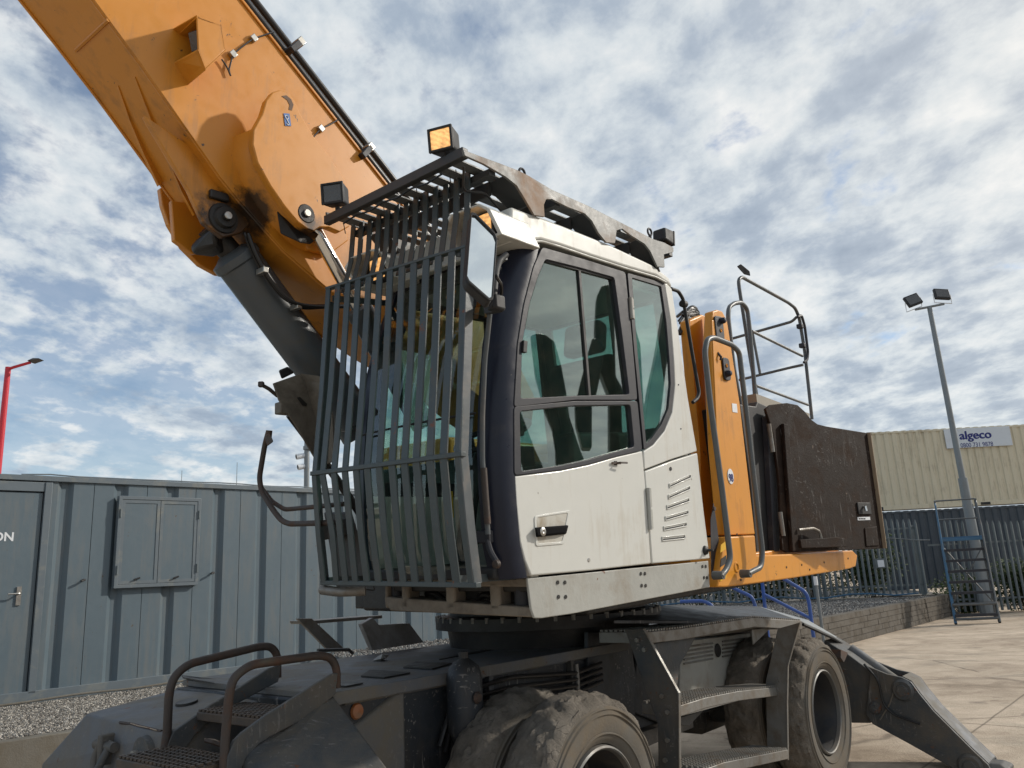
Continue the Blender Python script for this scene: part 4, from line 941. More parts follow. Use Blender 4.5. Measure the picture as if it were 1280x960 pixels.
# ---------------- cab
def p2(*pts): return [(lambda q: ((q-EYE).dot(AX), (q-EYE).dot(AZ)))(sy(a, b, YN)) for a, b in pts]
pil = p2((678, 307), (668, 332), (655, 380), (647, 430), (643, 500), (642, 560), (645, 620), (650, 680), (659, 722))
pil[0] = (pil[0][0]-.02, pil[0][1])
# skirt
sk = p2((662, 723), (888, 701), (890, 734), (720, 767), (680, 773), (671, 773), (667, 762))
cab = obj('cab', prism(nb(), [Q(x, YN+.012, z) for x, z in sk], AY*.012), SKIRT, M, bevel=.004)
sbase = pext('floor_pan', [(665, 724), (884, 704), (884, 715), (668, 740)], YN+.03, .88, DARK, cab, .004)
for px, py in ((697, 728), (706, 728), (698, 746), (707, 746), (801, 717), (806, 717), (802, 732), (807, 732), (878, 708), (882, 708), (880, 722), (883.5, 722)):
    q = sy(px, py, YN+.011); obj('bolt_hole', cyl(nb(), q, q-AY*.003, .0085, seg=10), DARK, cab)
# front cross frame with openings (plane X ~ 2.56)
XF = 2.555
def xp(px, py, x=XF): return sx(px, py, x)
fr_y0, fr_y1 = YN+.02, YF-.0
zt0, zb0 = -.17, -.325
cf = obj('front_sill', prism(nb(), [Q(XF, fr_y0, zt0), Q(XF, fr_y1, zt0), Q(XF, fr_y1, zt0+.022), Q(XF, fr_y0, zt0+.022)], AX*.05), SKIRT, cab, bevel=.004)
SILLM = mat('sill_beige', (.20, .17, .135), .6, var=.2, dirt=(.10, .08, .06), damt=.4, dscale=6, bump=.15)
ys = [YN+.02, YN+.05, YN+.215, YN+.255, YN+.48, YN+.55, YN+.80, YN+.83, YF-.03, YF]
obj('front_crossmember', prism(nb(), [Q(XF, fr_y0, zb0), Q(XF, fr_y1-.04, zb0+.01), Q(XF, fr_y1, zb0+.05), Q(XF, fr_y1, zb0+.075), Q(XF, fr_y0, zb0+.04)], AX*.12), SILLM, cab, bevel=.006)
obj('front_crossmember', prism(nb(), [Q(XF, fr_y0, zt0-.035), Q(XF, fr_y1, zt0-.03), Q(XF, fr_y1, zt0), Q(XF, fr_y0, zt0)], AX*.12), SILLM, cab, bevel=.006)
for a, b in ((YN+.02, YN+.035), (YN+.20, YN+.26), (YN+.47, YN+.53), (YN+.78, YN+.83), (YF-.02, YF)):
    obj('front_web', prism(nb(), [Q(XF, a, zb0+.02), Q(XF, b, zb0+.02), Q(XF, b, zt0-.01), Q(XF, a, zt0-.01)], AX*.08), SILLM, cab, bevel=.012)
obj('front_recess', prism(nb(), [Q(XF+.2, fr_y0, zb0), Q(XF+.2, fr_y1, zb0), Q(XF+.2, fr_y1, zt0), Q(XF+.2, fr_y0, zt0)], AX*.02), DARK, cab)
for a in (YN+.12, YN+.93): obj('cab_mount', cyl(nb(), Q(XF+.07, a, zb0+.04), Q(XF+.07, a, zt0-.03), .045, seg=16), FRAME, cab, smooth=True)
for a, b, c, d in ((YN+.3, .06, YN+.44, .03), (YN+.6, .03, YN+.76, .08)): obj('hose', tube(nb(), [Q(XF+.1, a, zb0+b), Q(XF+.08, (a+c)/2, zb0+.09), Q(XF+.1, c, zb0+d)], .014, 8, .05), HOSE, cab)
# front pillars: quarter round section swept along the door edge
def pillar(y, s):
    bm = nb(); rows = []
    for x, z in pil:
        sec = [(0.0, 0.0), (-.012, 0.0), (-.045, .006), (-.075, .022), (-.095, .045), (-.105, .075), (-.108, .105), (-.06, .105), (0, .03)]
        rows.append([bm.verts.new(Q(x+a, y+s*b, z)) for a, b in sec])
    for a, b in zip(rows, rows[1:]):
        for k in range(len(a)): bm.faces.new((a[k], a[(k+1) % len(a)], b[(k+1) % len(a)], b[k]))
    bm.faces.new(rows[0][::-1]); bm.faces.new(rows[-1])
    return obj('front_pillar', bm, NAVY, cab, smooth=True)
pillar(YN, 1); pillar(YF, -1)
# front glass
def gz_(k): return pil[k][0]-.100, pil[k][1]
def sheet(nm, path, y0, y1, m, th=.006):
    bm = nb(); rows = []
    ny = 9
    for x, z in path:
        rows.append([bm.verts.new(Q(x-.025*math.sin(math.pi*j/(ny-1)), y0+(y1-y0)*j/(ny-1), z)) for j in range(ny)])
    for a, b in zip(rows, rows[1:]):
        for k in range(ny-1): bm.faces.new((a[k], a[k+1], b[k+1], b[k]))
    return obj(nm, bm, m, cab, smooth=True)
gp = [gz_(k) for k in range(len(pil))]
gp[0] = (gp[0][0]+.0, gp[0][1]-.03)
sheet('windscreen', gp[:7], YN+.10, YF-.10, GLASSF)
sheet('lower_windscreen', gp[6:], YN+.10, YF-.10, GLASSF)
obj('windscreen_seam', tube(nb(), [Q(gp[5][0]-.012-.025*math.sin(math.pi*j/8), YN+.10+(YF-YN-.2)*j/8, gp[5][1]+.15) for j in range(9)], .005, 6), BLACK, cab)
obj('dash_sill', prism(nb(), [Q(gp[-1][0]-.03, YN+.06, gp[-1][1]-.0), Q(gp[-1][0]-.03, YF-.06, gp[-1][1]), Q(gp[-1][0]-.03, YF-.06, gp[-1][1]+.05), Q(gp[-1][0]-.03, YN+.06, gp[-1][1]+.05)], AX*.15), BLACK, cab, bevel=.01)
obj('windscreen_header', prism(nb(), [Q(gp[0][0]-.02, YN+.06, gp[0][1]-.06), Q(gp[0][0]-.02, YF-.06, gp[0][1]-.06), Q(gp[0][0]-.02, YF-.06, gp[0][1]+.04), Q(gp[0][0]-.02, YN+.06, gp[0][1]+.04)], AX*.06), BLACK, cab, bevel=.01)

# door
door = pext('cab_door', [(643.5, 595), (672, 591.5), (700, 588), (735, 581), (770, 571), (803, 563.5), (809, 630), (814, 704.5), (740, 713), (664, 720), (656, 700), (650, 676), (645.5, 630)], YN, .03, WHITE, cab, .007, 3)
def rnd(px, n=4, r=.03, y=YN): 
    P = [sy(a, b, y) for a, b in px]; out_ = []
    N = len(P)
    for i in range(N):
        p, a, b = P[i], P[i-1], P[(i+1) % N]; d1, d2 = a-p, b-p; l = min(r, d1.length*.45, d2.length*.45); s, e = p+d1.normalized()*l, p+d2.normalized()*l
        for k in range(n+1): t = k/n; out_.append(s*(1-t)**2+p*2*t*(1-t)+e*t*t)
    return out_
def frame_ring(nm, o, i, y, th, m, par, r=.02, bev=.003):
    O = rnd(o, 3, r, y); I = rnd(i, 3, r*.8, y)
    return obj(nm, ringp(nb(), O, I, AY*th), m, par, bevel=bev)
O1 = [(678, 308.5), (730, 323.5), (782, 340), (790, 420), (797, 500), (720, 500), (642.5, 509), (647, 430), (655, 380), (667, 333)]
I1 = [(682, 324), (724, 334.5), (768, 347), (778, 420), (787, 493), (720, 494.5), (651, 498), (653, 430), (662, 380), (673, 345)]
frame_ring('door_window_frame', O1, I1, YN-.004, .035, FRAME, door)
O2 = [(642.5, 508), (720, 501), (797, 501), (803, 563), (770, 571), (735, 581), (700, 588), (643, 594.5)]
I2 = [(650, 514), (720, 507), (788, 506), (793, 558.5), (768, 565), (733, 575), (699, 582), (651.5, 589)]
frame_ring('door_window_frame', O2, I2, YN-.004, .035, FRAME, door)
obj('door_glass', prism(nb(), [sy(a, b, YN+.016) for a, b in I1], AY*.001), GLASS, door)
obj('door_glass', prism(nb(), [sy(a, b, YN+.016) for a, b in I2], AY*.001), GLASS, door)
pext('glass_slider', [(723, 334.5), (726, 335.2), (739, 494.5), (736, 494.5)], YN+.006, .014, BLACK, door, .002)
pext('window_channel', [(761, 345), (769, 347.5), (788, 493), (778, 493)], YN+.019, .03, BLACK, door, .002)
pext('window_channel', [(682, 323), (769, 346), (769, 350), (682, 327)], YN+.005, .012, BLACK, door, .002)
pext('window_catch', [(655, 425), (660, 426), (659, 441), (654, 440)], YN-.016, .02, BLACK, door, .003)
# handle recess
rc = [(669, 646), (674, 642), (711, 638), (713, 641), (709, 672), (704, 678), (674, 681), (669, 678)]
frame_ring('handle_recess', [(668, 645), (713, 637.5), (712, 645), (706, 680), (670, 683)], [(671, 647), (710, 641), (709, 647), (703, 677), (672.5, 679)], YN-.004, .008, WHITE, door, .015)
RECM = mat('recess_shade_paint', (.50, .485, .43), .5, var=.05, dirt=(.3, .24, .16), damt=.4, dscale=9)
obj('recess_floor', prism(nb(), [sy(a, b, YN-.0015) for a, b in ((671, 647), (710, 641), (703, 677), (672.5, 679))], AY*.001), RECM, door)
hdl = obj('door_handle', hull(nb(), [sy(a, b, YN-.004) for a, b in ((668, 659), (711, 656), (708, 668), (670, 672))]+[sy(a, b, YN-.026) for a, b in ((670, 661), (709, 657.5), (706, 666), (672, 670))]), MATT, door, bevel=.005)
q = sy(679, 664.5, YN-.026); obj('lock_barrel', lathe(nb(), q, -AY, [(.0, .001), (.006, .002), (.008, .004), (.015, .003), (.019, .0)], 18), STEEL, hdl, smooth=True)
q = sy(736, 700, YN); obj('key_lock', lathe(nb(), q, -AY, [(.0, .003), (.008, .003), (.010, .0)], 14), STEEL, door, smooth=True)
q = sy(769, 579, YN); obj('window_latch', tube(box(nb(), q, AX*.018, AZ*.02, AY*.012), [q, q-AY*.03, q-AY*.035+AX*.05], .0045, 8), RUSTY, door)
q = sy(765, 579, YN); obj('latch_lever', flat(nb(), q-AY*.008-AX*.012, q-AY*.012+AX*.055, AZ*.009, AY*.006), RUSTY, door)
pext('door_gap', [(803, 563), (805.5, 563), (816.5, 705), (813.5, 705)], YN+.022, .004, BLACK, cab, 0)
# hinges
for a, b, c, d in ((810, 610, 813, 662), (788, 372, 790, 398)):
    h_ = obj('door_hinge', cyl(nb(), sy(a, b, YN-.008), sy(c, d, YN-.008), .011, seg=12), SKIRT, cab, smooth=True)
    for k in range(2):
        t0 = k*.52; p0 = sy(a, b, YN-.004).lerp(sy(c, d, YN-.004), t0); p1 = sy(a, b, YN-.004).lerp(sy(c, d, YN-.004), t0+.46)
        obj('hinge_leaf', prism(nb(), [p0, p1, p1+AX*.03, p0+AX*.03], AY*.004), SKIRT, h_, bevel=.001)
# rear window and rear quarter
O3 = [(784.5, 341), (810, 348), (831, 354), (838, 400), (842, 450), (843.5, 480), (840, 515), (831, 537), (817, 555), (805, 562), (799, 500), (793, 440)]
I3 = [(790, 347), (808, 352.5), (826.5, 358), (833, 402), (837, 450), (838.5, 480), (835.5, 511), (827, 531), (815, 548), (808, 555), (803, 500), (797, 440)]
frame_ring('rear_side_frame', O3, I3, YN+.002, .028, FRAME, cab, .012)
obj('rear_side_glass', prism(nb(), [sy(a, b, YN+.010) for a, b in I3], AY*.001), GLASS, cab)
pext('rear_quarter', [(831, 354), (834, 354.5), (840, 361), (849, 420), (860, 497), (871.5, 564), (840, 574), (806, 587), (804.5, 564), (817, 556), (831, 538.5), (840.5, 515), (844, 480), (842.5, 450), (838.5, 400)], YN, .04, WHITE, cab, .006, 3)
rq = pext('rear_lower_panel', [(806.2, 589), (840, 576), (871.8, 566.2), (880, 640), (887.5, 698), (850, 701.5), (815.5, 704.5), (811, 645)], YN+.001, .03, WHITE, cab, .006, 3)
for (xa, ya, xb, yb) in ((836, 607.5, 863, 595.5), (835, 621.5, 862, 610), (833, 634.5, 861, 625), (831, 648.5, 860, 640.5), (829, 661, 858, 655.5), (827, 674, 856, 671)):
    A_, B_ = sy(xa, ya, YN+.001), sy(xb, yb, YN+.001)
    vt = obj('louvre', ringp(nb(), [A_-AZ*.011, B_-AZ*.011, B_+AZ*.013, A_+AZ*.013], [A_-AZ*.006+AX*.005, B_-AZ*.006-AX*.005, B_+AZ*.008-AX*.005, A_+AZ*.008+AX*.005], -AY*.006), WHITE, rq, bevel=.002)
    obj('louvre_slot', prism(nb(), [A_-AZ*.006+AX*.005, B_-AZ*.006-AX*.005, B_+AZ*.001-AX*.005, A_+AZ*.001+AX*.005], -AY*.0015), DARK, vt)
q = sy(838, 586, YN+.001); obj('rubber_plug', cyl(nb(), q, q-AY*.004, .010, seg=10), BLACK, rq)
q = sy(881, 688, YN+.001); obj('door_stop', lathe(nb(), q, -AY, [(.0, .05), (.006, .05), (.008, .02), (.022, .012), (.026, .0)], 14), BLACK, rq, smooth=True)
for px, py in ((851, 536), (848, 481)): q = sy(px, py, YN); obj('screw', cyl(nb(), q, q-AY*.003, .004, seg=8), BLACK, cab)
# far side of the cab
fx = [q for q in pil]
rearx = p2((840, 361), (860, 497), (887.5, 698))
lowz = p2((645, 594))[0][1]
ext('far_lower_panel', [(pil[5][0]+.0, lowz-.02), (pil[6][0], pil[6][1]), (pil[8][0], pil[8][1]), (rearx[2][0], rearx[2][1]), (rearx[1][0]-.02, lowz-.02)], YF-.03, YF, WHITE, cab, .006)
rr_ = p2((834, 354))[0]
O4 = [(pil[0][0], pil[0][1]), (rr_[0]+.05, pil[0][1]+.06), (rearx[1][0]+.02, lowz-.02), (pil[5][0], lowz-.02), (pil[3][0], pil[3][1])]
I4 = [(pil[0][0]+.05, pil[0][1]-.08), (rr_[0]-.03, pil[0][1]-.03), (rearx[1][0]-.08, lowz+.05), (pil[5][0]+.06, lowz+.05), (pil[3][0]+.06, pil[3][1])]
obj('far_window_frame', ringp(nb(), [Q(x, YF-.03, z) for x, z in O4], [Q(x, YF-.03, z) for x, z in I4], AY*.03), FRAME, cab, bevel=.004)
obj('far_window_glass', prism(nb(), [Q(x, YF-.015, z) for x, z in I4], AY*.001), GLASS, cab)
ext('far_post', [(3.38, -.1), (3.46, -.1), (3.42, 1.30), (3.34, 1.28)], YF-.032, YF-.002, FRAME, cab)
# rear wall with window
def RWx(z): return rearx[2][0]+(rearx[0][0]-rearx[2][0])*(z-rearx[2][1])/(rearx[0][1]-rearx[2][1])-.03
rw = [(YN+.03, rearx[2][1]+.02), (YF-.03, rearx[2][1]+.02), (YF-.03, .50), (YN+.03, .50)]
obj('rear_panel', prism(nb(), [Q(RWx(z), y, z) for y, z in rw], -AX*.03), WHITE, cab)
Oz = [(YN+.03, .50), (YF-.03, .50), (YF-.03, 1.34), (YN+.03, 1.34)]; Iz = [(YN+.10, .56), (YF-.10, .56), (YF-.10, 1.26), (YN+.10, 1.26)]
obj('rear_window_frame', ringp(nb(), [Q(RWx(z), y, z) for y, z in Oz], [Q(RWx(z), y, z) for y, z in Iz], -AX*.03), FRAME, cab, bevel=.004)
obj('rear_window_glass', prism(nb(), [Q(RWx(z)-.015, y, z) for y, z in Iz], -AX*.001), GLASS, cab)
# roof
rp = p2((638, 258), (664, 268), (700, 281), (760, 305), (815, 331), (835, 346), (841, 360), (834, 354.5), (820, 345), (782, 334), (735, 319), (700, 307), (676, 300), (655, 302), (637, 303))
rf = obj('cab_roof', prism(nb(), [Q(x, YN-.004, z) for x, z in rp], AY*(YF-YN+.008)), WHITE, cab, bevel=.014, seg=3)
obj('roof_gutter', tube(nb(), [sy(a, b, YN-.006) for a, b in ((655, 303.5), (676, 301.5), (700, 308.5), (735, 320.5), (782, 335.5), (820, 346.5), (832, 353))], .007, 8, .02), SKIRT, rf, smooth=True)
obj('roof_lining', prism(nb(), [Q(x, YN+.04, 1.27) for x in (2.66, 3.84)]+[Q(x, YF-.04, 1.27) for x in (3.84, 2.66)], AZ*.02), HEADL, cab)
# lamp housings at the front corners of the roof
for y0, lit in ((YN-.03, True), (YF-.27, True)):
    xa = 2.36
    o_ = [Q(xa, y0, 1.255), Q(xa, y0+.035, 1.40), Q(xa-.03, y0+.25, 1.44), Q(xa, y0+.30, 1.33), Q(xa, y0+.22, 1.25)]
    o_ = [Q(xa+.07, y0+.0, 1.265), Q(xa+.02, y0+.02, 1.375), Q(xa, y0+.06, 1.405), Q(xa, y0+.24, 1.41), Q(xa+.0, y0+.29, 1.37), Q(xa+.07, y0+.28, 1.265)]
    cen = sum(o_, V())/6; i_ = [cen+(p-cen)*.86 for p in o_]
    hs = obj('lamp_housing', ringp(nb(), o_, i_, AX*.26), WHITE, cab, bevel=.006)
    obj('housing_back', prism(nb(), [p+AX*.10 for p in i_], AX*.01), DARK, hs)
    lc = Q(xa+.05, y0+.10, 1.325); s_ = .052
    obj('lamp_body', box(nb(), lc+AX*.035, AX*.05, AY*.125, AZ*.125), BLACK, hs, bevel=.012)
    obj('lamp_lens', box(nb(), lc+AX*.006, AX*.01, AY*.105, AZ*.105), LIT, hs, bevel=.004)
# interior
obj('cab_floor', prism(nb(), [Q(2.48, YN+.05, -.14), Q(4.0, YN+.05, -.14), Q(4.0, YF-.05, -.14), Q(2.48, YF-.05, -.14)], AZ*.02), BLACK, cab)
ym = (YN+YF)/2
seat = obj('operator_seat', hull(nb(), [Q(3.12+a, ym+b, .22+c) for a in (0, .5) for b in (-.25, .25) for c in (0, .13)]), SEAT, cab, bevel=.04, seg=3)
obj('backrest', hull(nb(), [Q(x, ym+b, z) for x, z in ((3.52, .30), (3.66, .30), (3.72, .95), (3.62, .98)) for b in (-.23, .23)]), SEAT, seat, bevel=.04, seg=3)
obj('headrest', hull(nb(), [Q(x, ym+b, z) for x, z in ((3.62, 1.0), (3.73, 1.0), (3.76, 1.18), (3.66, 1.2)) for b in (-.13, .13)]), SEAT, seat, bevel=.035, seg=3)
obj('seat_base', hull(nb(), [Q(3.2+a, ym+b, c) for a in (0, .4) for b in (-.2, .2) for c in (-.12, .22)]), BLACK, seat, bevel=.02)
for s in (-1, 1):
    cn = obj('side_console', hull(nb(), [Q(x, ym+s*y, z) for x, z in ((2.98, .30), (3.5, .38), (3.5, .50), (3.0, .47)) for y in (.26, .38)]), BLACK, seat, bevel=.02)
    obj('joystick', tube(nb(), [Q(3.04, ym+s*.32, .46), Q(3.02, ym+s*.32, .56), Q(3.03, ym+s*.31, .66)], .022, 10, 0, .026), BLACK, cn, smooth=True)
obj('steering_column', tube(nb(), [Q(2.62, ym, -.1), Q(2.70, ym, .25), Q(2.84, ym, .48)], .04, 12, .1), BLACK, cab, smooth=True)
tq = [Q(2.86, ym, .49)+(AY*math.cos(a)+(AX*.72+AZ*-.0+AZ*.35).normalized()*math.sin(a))*.19 for a in [i*math.pi/12 for i in range(25)]]
obj('steering_wheel', tube(nb(), tq, .014, 8), BLACK, cab, smooth=True)
obj('display_screen', box(nb(), Q(2.72, YN+.24, .50), AX*.03, AY*.16, AZ*.12), BLACK, cab, bevel=.01)
obj('yellow_hammer', flat(nb(), Q(2.60, ym+.05, .10), Q(2.60, ym+.05, .22), AY*.03, AX*.02), YELLOWST, cab)
obj('wiper_motor', hull(nb(), [Q(2.50+a, YN+.14+b, 1.02+c) for a in (0, .05) for b in (0, .13) for c in (0, .12)]), BLACK, cab, bevel=.02)
obj('wiper_arm', tube(nb(), [Q(2.47, YN+.17, 1.05), Q(2.40, YN+.19, .85), Q(2.37, YN+.20, .58)], .008, 6), BLACK, cab)
# tube running down in front of the pillar, with bracket and lever at its foot
gt = [sx(a, b, 2.33) for a, b in ((632, 322), (620, 332), (616, 350), (613, 385), (606, 450), (603, 520), (603, 575), (608, 640), (610, 668))]
obj('pillar_grab_rail', tube(nb(), gt, .011, 10, .02), TUBE, cab, smooth=True)
obj('rail_wear', tube(nb(), [sx(a, b, 2.327) for a, b in ((604.5, 585), (607, 622), (609.5, 655))], .0135, 10), RUSTY, cab, smooth=True)
obj('foot_bracket', box(nb(), sx(606, 671, 2.36), AY*.07, AZ*.05, AX*.03), FRAME, cab, bevel=.005)
obj('foot_lever', tube(nb(), [sx(a, b, 2.35) for a, b in ((609, 675), (613, 690), (621, 703))], .012, 8, .02), FRAME, cab, smooth=True)
q = sx(622, 705, 2.35); obj('lever_knob', lathe(nb(), q-AX*.02, AX, [(.0, 0), (.016, .004), (.018, .02), (.0, .03)], 12), RUSTY, cab, smooth=True)
obj('corner_plate', prism(nb(), [sx(a, b, 2.42) for a, b in ((596, 686), (604, 672), (622, 706), (596, 716))], AX*.006), GREYL, cab)

# ---------------- front guard
gd = obj('front_guard', strip(nb(), [Q(2.255, YN+.005, 1.175), Q(2.255, YF+.01, 1.235)], AX*.035, AZ*.012), BARM, M, bevel=.002)
gd_paths_lo = lambda y: [Q(2.245, y, 1.17+.0), Q(2.20, y, .72), Q(2.155, y, .315), Q(2.175, y, .05), Q(2.20, y, -.165)]
gd_paths_up = lambda y: [Q(2.405, y, 1.60), Q(2.36, y, 1.38), Q(2.285, y, 1.16+(y-YN)*.05)]
def zrail(y): return (y-YN)*.02
NB = 13
for i in range(NB):
    y = YN+.012+(YF-YN-.02)*i/(NB-1); k = zrail(y)
    P = gd_paths_lo(y)
    P[0] = P[0]+AZ*((y-YN)/(YF-YN)*.06+.01)
    jit = [random.uniform(-.004, .004) for _ in P]
    if i == NB-2: jit = [0, .006, .012, -.03, -.02]
    if i == NB-3: jit = [0, 0, .006, -.008, -.01]
    P = [p+AY*j for p, j in zip(P, jit)]
    b_ = obj('guard_bar', strip(nb(), P, AY*(.040 if 0 < i < NB-1 else .034), AX*.008), BARM, gd, bevel=.0015)
    if i < NB-0:
        yu = YN+.065+(YF-.07-YN-.065)*i/(NB-1); P = gd_paths_up(yu); P = [P[0]+AY*.065, P[1]+AY*.035, P[2]]
        obj('guard_bar', strip(nb(), P, AY*.034, AX*.008), BARM, gd, bevel=.0015)
for nm, x0, z0, z1 in (('guard_rail', 2.145, .318, .332), ('guard_rail', 2.195, -.170, -.158)):
    obj(nm, prism(nb(), [Q(x0, YN-.015, z0-.010), Q(x0, YN-.015, z0+.010), Q(x0, YF+.012, z1+.010), Q(x0, YF+.012, z1-.010)], AX*.03), BARM, gd, bevel=.003)
obj('guard_side', strip(nb(), [p+AX*.018 for p in gd_paths_lo(YN-.002)], AX*.045, AY*.006), TUBE, gd, bevel=.0015)
obj('guard_side', strip(nb(), [p+AX*.018 for p in gd_paths_lo(YF+.004)], AX*.045, AY*.006), BARM, gd, bevel=.0015)
obj('guard_tube', tube(nb(), [Q(2.22, YF+.03, -.19), Q(2.22, YF-.10, -.20), Q(2.30, YF-.18, -.20)], .022, 10, .05), STEP, gd, smooth=True)
for y in (YN+.1, YF-.02):
    obj('guard_stay', flat(nb(), Q(2.22, y, -.15), Q(2.55, y, -.16), AZ*.03, AY*.008), BARM, gd)
    obj('guard_stay', flat(nb(), Q(2.26, y, 1.18), Q(2.60, y, 1.22), AZ*.03, AY*.008), BARM, gd)

# ---------------- roof guard rack
ZR = 1.585; XR0, XR1 = 2.25, 3.98
rk = obj('roof_guard', box(nb(), Q(XR0, (YN+YF)/2+.0, ZR), AY*(YF-YN+.02), AX*.035, AZ*.045), RACKD, M, bevel=.004)
for x, h in ((2.425, .03), (2.88, .05), (3.40, .04), (3.93, .05)):
    obj('rack_crossbar', box(nb(), Q(x, (YN+YF)/2, ZR-.03), AY*(YF-YN), AX*.04, AZ*h), RACKD, rk, bevel=.003)
ns = 10
for i in range(ns):
    y = YN+.09+(YF-YN-.15)*i/(ns-1)
    obj('rack_slat', prism(nb(), [Q(XR0, y-.030, ZR+.002), Q(XR0, y+.030, ZR+.002), Q(XR1, y+.030, ZR+.002), Q(XR1, y-.030, ZR+.002)], AZ*.008), SLAT, rk, bevel=.0015)
sp_ = [(579, 187), (600, 195), (622, 203), (648, 213), (660, 219), (690, 237), (735, 257), (780, 280), (817, 299), (830, 303), (842, 309.5), (842, 315), (830, 318), (831, 334), (822, 333.5), (813, 314), (806, 305), (790, 295), (778, 286), (771, 288), (769, 304), (758, 303), (748, 291), (740, 276), (731, 267), (710, 259), (690, 249), (683, 249), (680, 256), (681, 271), (668, 269), (657, 250), (646, 232), (633, 221.5), (605, 205), (581, 194.5)]
pext('rack_side_plate', sp_, YN-.02, .012, RACK, rk, .002)
spf = [((sy(a, b, YN)-EYE).dot(AX), (sy(a, b, YN)-EYE).dot(AZ)) for a, b in sp_]
obj('rack_side_plate', prism(nb(), [Q(x, YF+.008, z+.03) for x, z in spf], AY*.012), RACK, rk, bevel=.002)
for px, py in ((657, 250), (748, 291), (822, 333)):   # transverse arches that carry the rack over the roof
    q = sy(px, py, YN); x = (q-EYE).dot(AX); zb__ = (q-EYE).dot(AZ)
    x0_ = {657: (632, 226), 748: (733, 268), 822: (806, 306)}[px]; q0 = sy(*x0_, YN); x0 = (q0-EYE).dot(AX); z0 = (q0-EYE).dot(AZ)
    for ya, yb in ((YN-.01, YN+.13), (YF-.13, YF+.01)):
        ya2 = ya if ya < 2.5 else yb; yb2 = yb if ya < 2.5 else ya
        s = 1 if ya < 2.5 else -1
        bm = hull(nb(), [Q(x0+.0, ya2, ZR-.01), Q(x0+.012, ya2, ZR-.01), Q(x0, yb2, ZR-.02), Q(x0+.012, yb2, ZR-.02), Q(x, ya2, zb__-.03), Q(x+.012, ya2, zb__-.03), Q(x, ya2+s*.10, zb__-.03), Q(x+.012, ya2+s*.10, zb__-.03)])
        obj('rack_bracket', bm, RACKD, rk, bevel=.002)
    obj('rack_arch', prism(nb(), [Q(x0, YN+.1, ZR-.075), Q(x0, YF-.1, ZR-.075), Q(x0, YF-.1, ZR-.01), Q(x0, YN+.1, ZR-.01)], AX*.012), RACKD, rk)
for px, py in ((652.5, 216), (812, 290)):
    q = sy(px, py, YN+.01); eb = obj('eye_bolt', tube(nb(), [q+(AX*math.cos(a)+AZ*math.sin(a))*.020 for a in [i*math.pi/8 for i in range(17)]], .006, 8), FRAME, rk, smooth=True)
    obj('eye_shank', cyl(nb(), q-AZ*.02, q-AZ*.05, .009, seg=8), FRAME, eb)
def worklight(c, f, upv, w_, lit, par=rk):
    f = f.normalized(); r_ = f.cross(upv).normalized(); u_ = r_.cross(f)
    b = obj('work_light', hull(nb(), [c+r_*a*w_+u_*b_*w_*.92+f*d for a, b_, d in ((-.5, -.5, .03), (.5, -.5, .03), (.5, .5, .03), (-.5, .5, .03), (-.42, -.42, -.06), (.42, -.42, -.06), (.42, .42, -.06), (-.42, .42, -.06))]), BLACK, par, bevel=.012, seg=3)
    obj('light_bezel', ringp(nb(), [c+r_*a*w_+u_*b_*w_*.92+f*.028 for a, b_ in ((-.5, -.5), (.5, -.5), (.5, .5), (-.5, .5))], [c+r_*a*w_+u_*b_*w_*.92+f*.028 for a, b_ in ((-.4, -.4), (.4, -.4), (.4, .4), (-.4, .4))], f*.014), BLACK, b, bevel=.003)
    obj('light_lens', box(nb(), c+f*.032, r_*w_*.82, u_*w_*.74, f*.008), LIT if lit else UNLIT, b, bevel=.003)
    obj('light_foot', tube(nb(), [c-u_*w_*.45-f*.02, c-u_*w_*.75-f*.02], .012, 8), RACKD, b)
worklight(sx(555, 177, 2.24), -AX*.9-AY*.32-AZ*.1, AZ, .115, True)
worklight(sx(419, 244, 2.24), -AX*.8-AY*.45-AZ*.1, AZ, .115, False)
worklight(sy(830, 298, YN+.06), AX*.8+AZ*-.1, AZ, .10, False)
obj('light_cable', tube(nb(), [Q(2.30, YN+.05, 1.56), Q(2.34, YN+.10, 1.48), Q(2.46, YN+.08, 1.50), Q(2.62, YN+.09, 1.42)], .006, 6, .03), HOSE, rk)
obj('light_cable', tube(nb(), [Q(2.27, YN+.15+.1*i, 1.555-.012*(i % 2)) for i in range(8)], .005, 6), HOSE, rk)
for y in (YN+.07, YN+.11, YN+.32, YN+.55, YF-.1): obj('cable_tie', tube(nb(), [Q(2.27, y, 1.545), Q(2.29, y+.012, 1.50)], .003, 4), HOSE, rk)

# ---------------- mirror
mrn = V((.40, -.86, .30)).normalized(); mrc = sx(603, 322, 2.06)
mo = [hit(a, b, mrc, mrn) for a, b in ((589, 269), (594, 270), (617, 293), (620, 301), (615, 373), (611, 375), (586, 353), (583, 347))]
mn_ = -AX
def mir(k): c = sum(mo, V())/len(mo); return [c+(p-c)*k for p in mo]
mirr = obj('wing_mirror', prism(nb(), [p-mrn*.006 for p in mir(1.04)], -mrn*.04), BLACK, M, bevel=.012)
cM = sum(mo, V())/8
obj('mirror_glass', prism(nb(), [p for p in mir(.99)], -mrn*.004), MIRROR, mirr)
obj('mirror_bezel', ringp(nb(), [p+mrn*.0 for p in mir(1.045)], [p for p in mir(.975)], mrn*.008), BLACK, mirr, bevel=.003)
obj('mirror_arm', tube(nb(), [sx(633, 318, 2.34), sx(624, 326, 2.30), sx(620, 340, 2.22), sx(617, 374, 2.15), sx(612, 384, 2.14)], .013, 10, .03), BLACK, mirr, smooth=True)
obj('mirror_clamp', box(nb(), sx(620, 379, 2.17), AX*.06, AY*.05, AZ*.06), BLACK, mirr, bevel=.01)
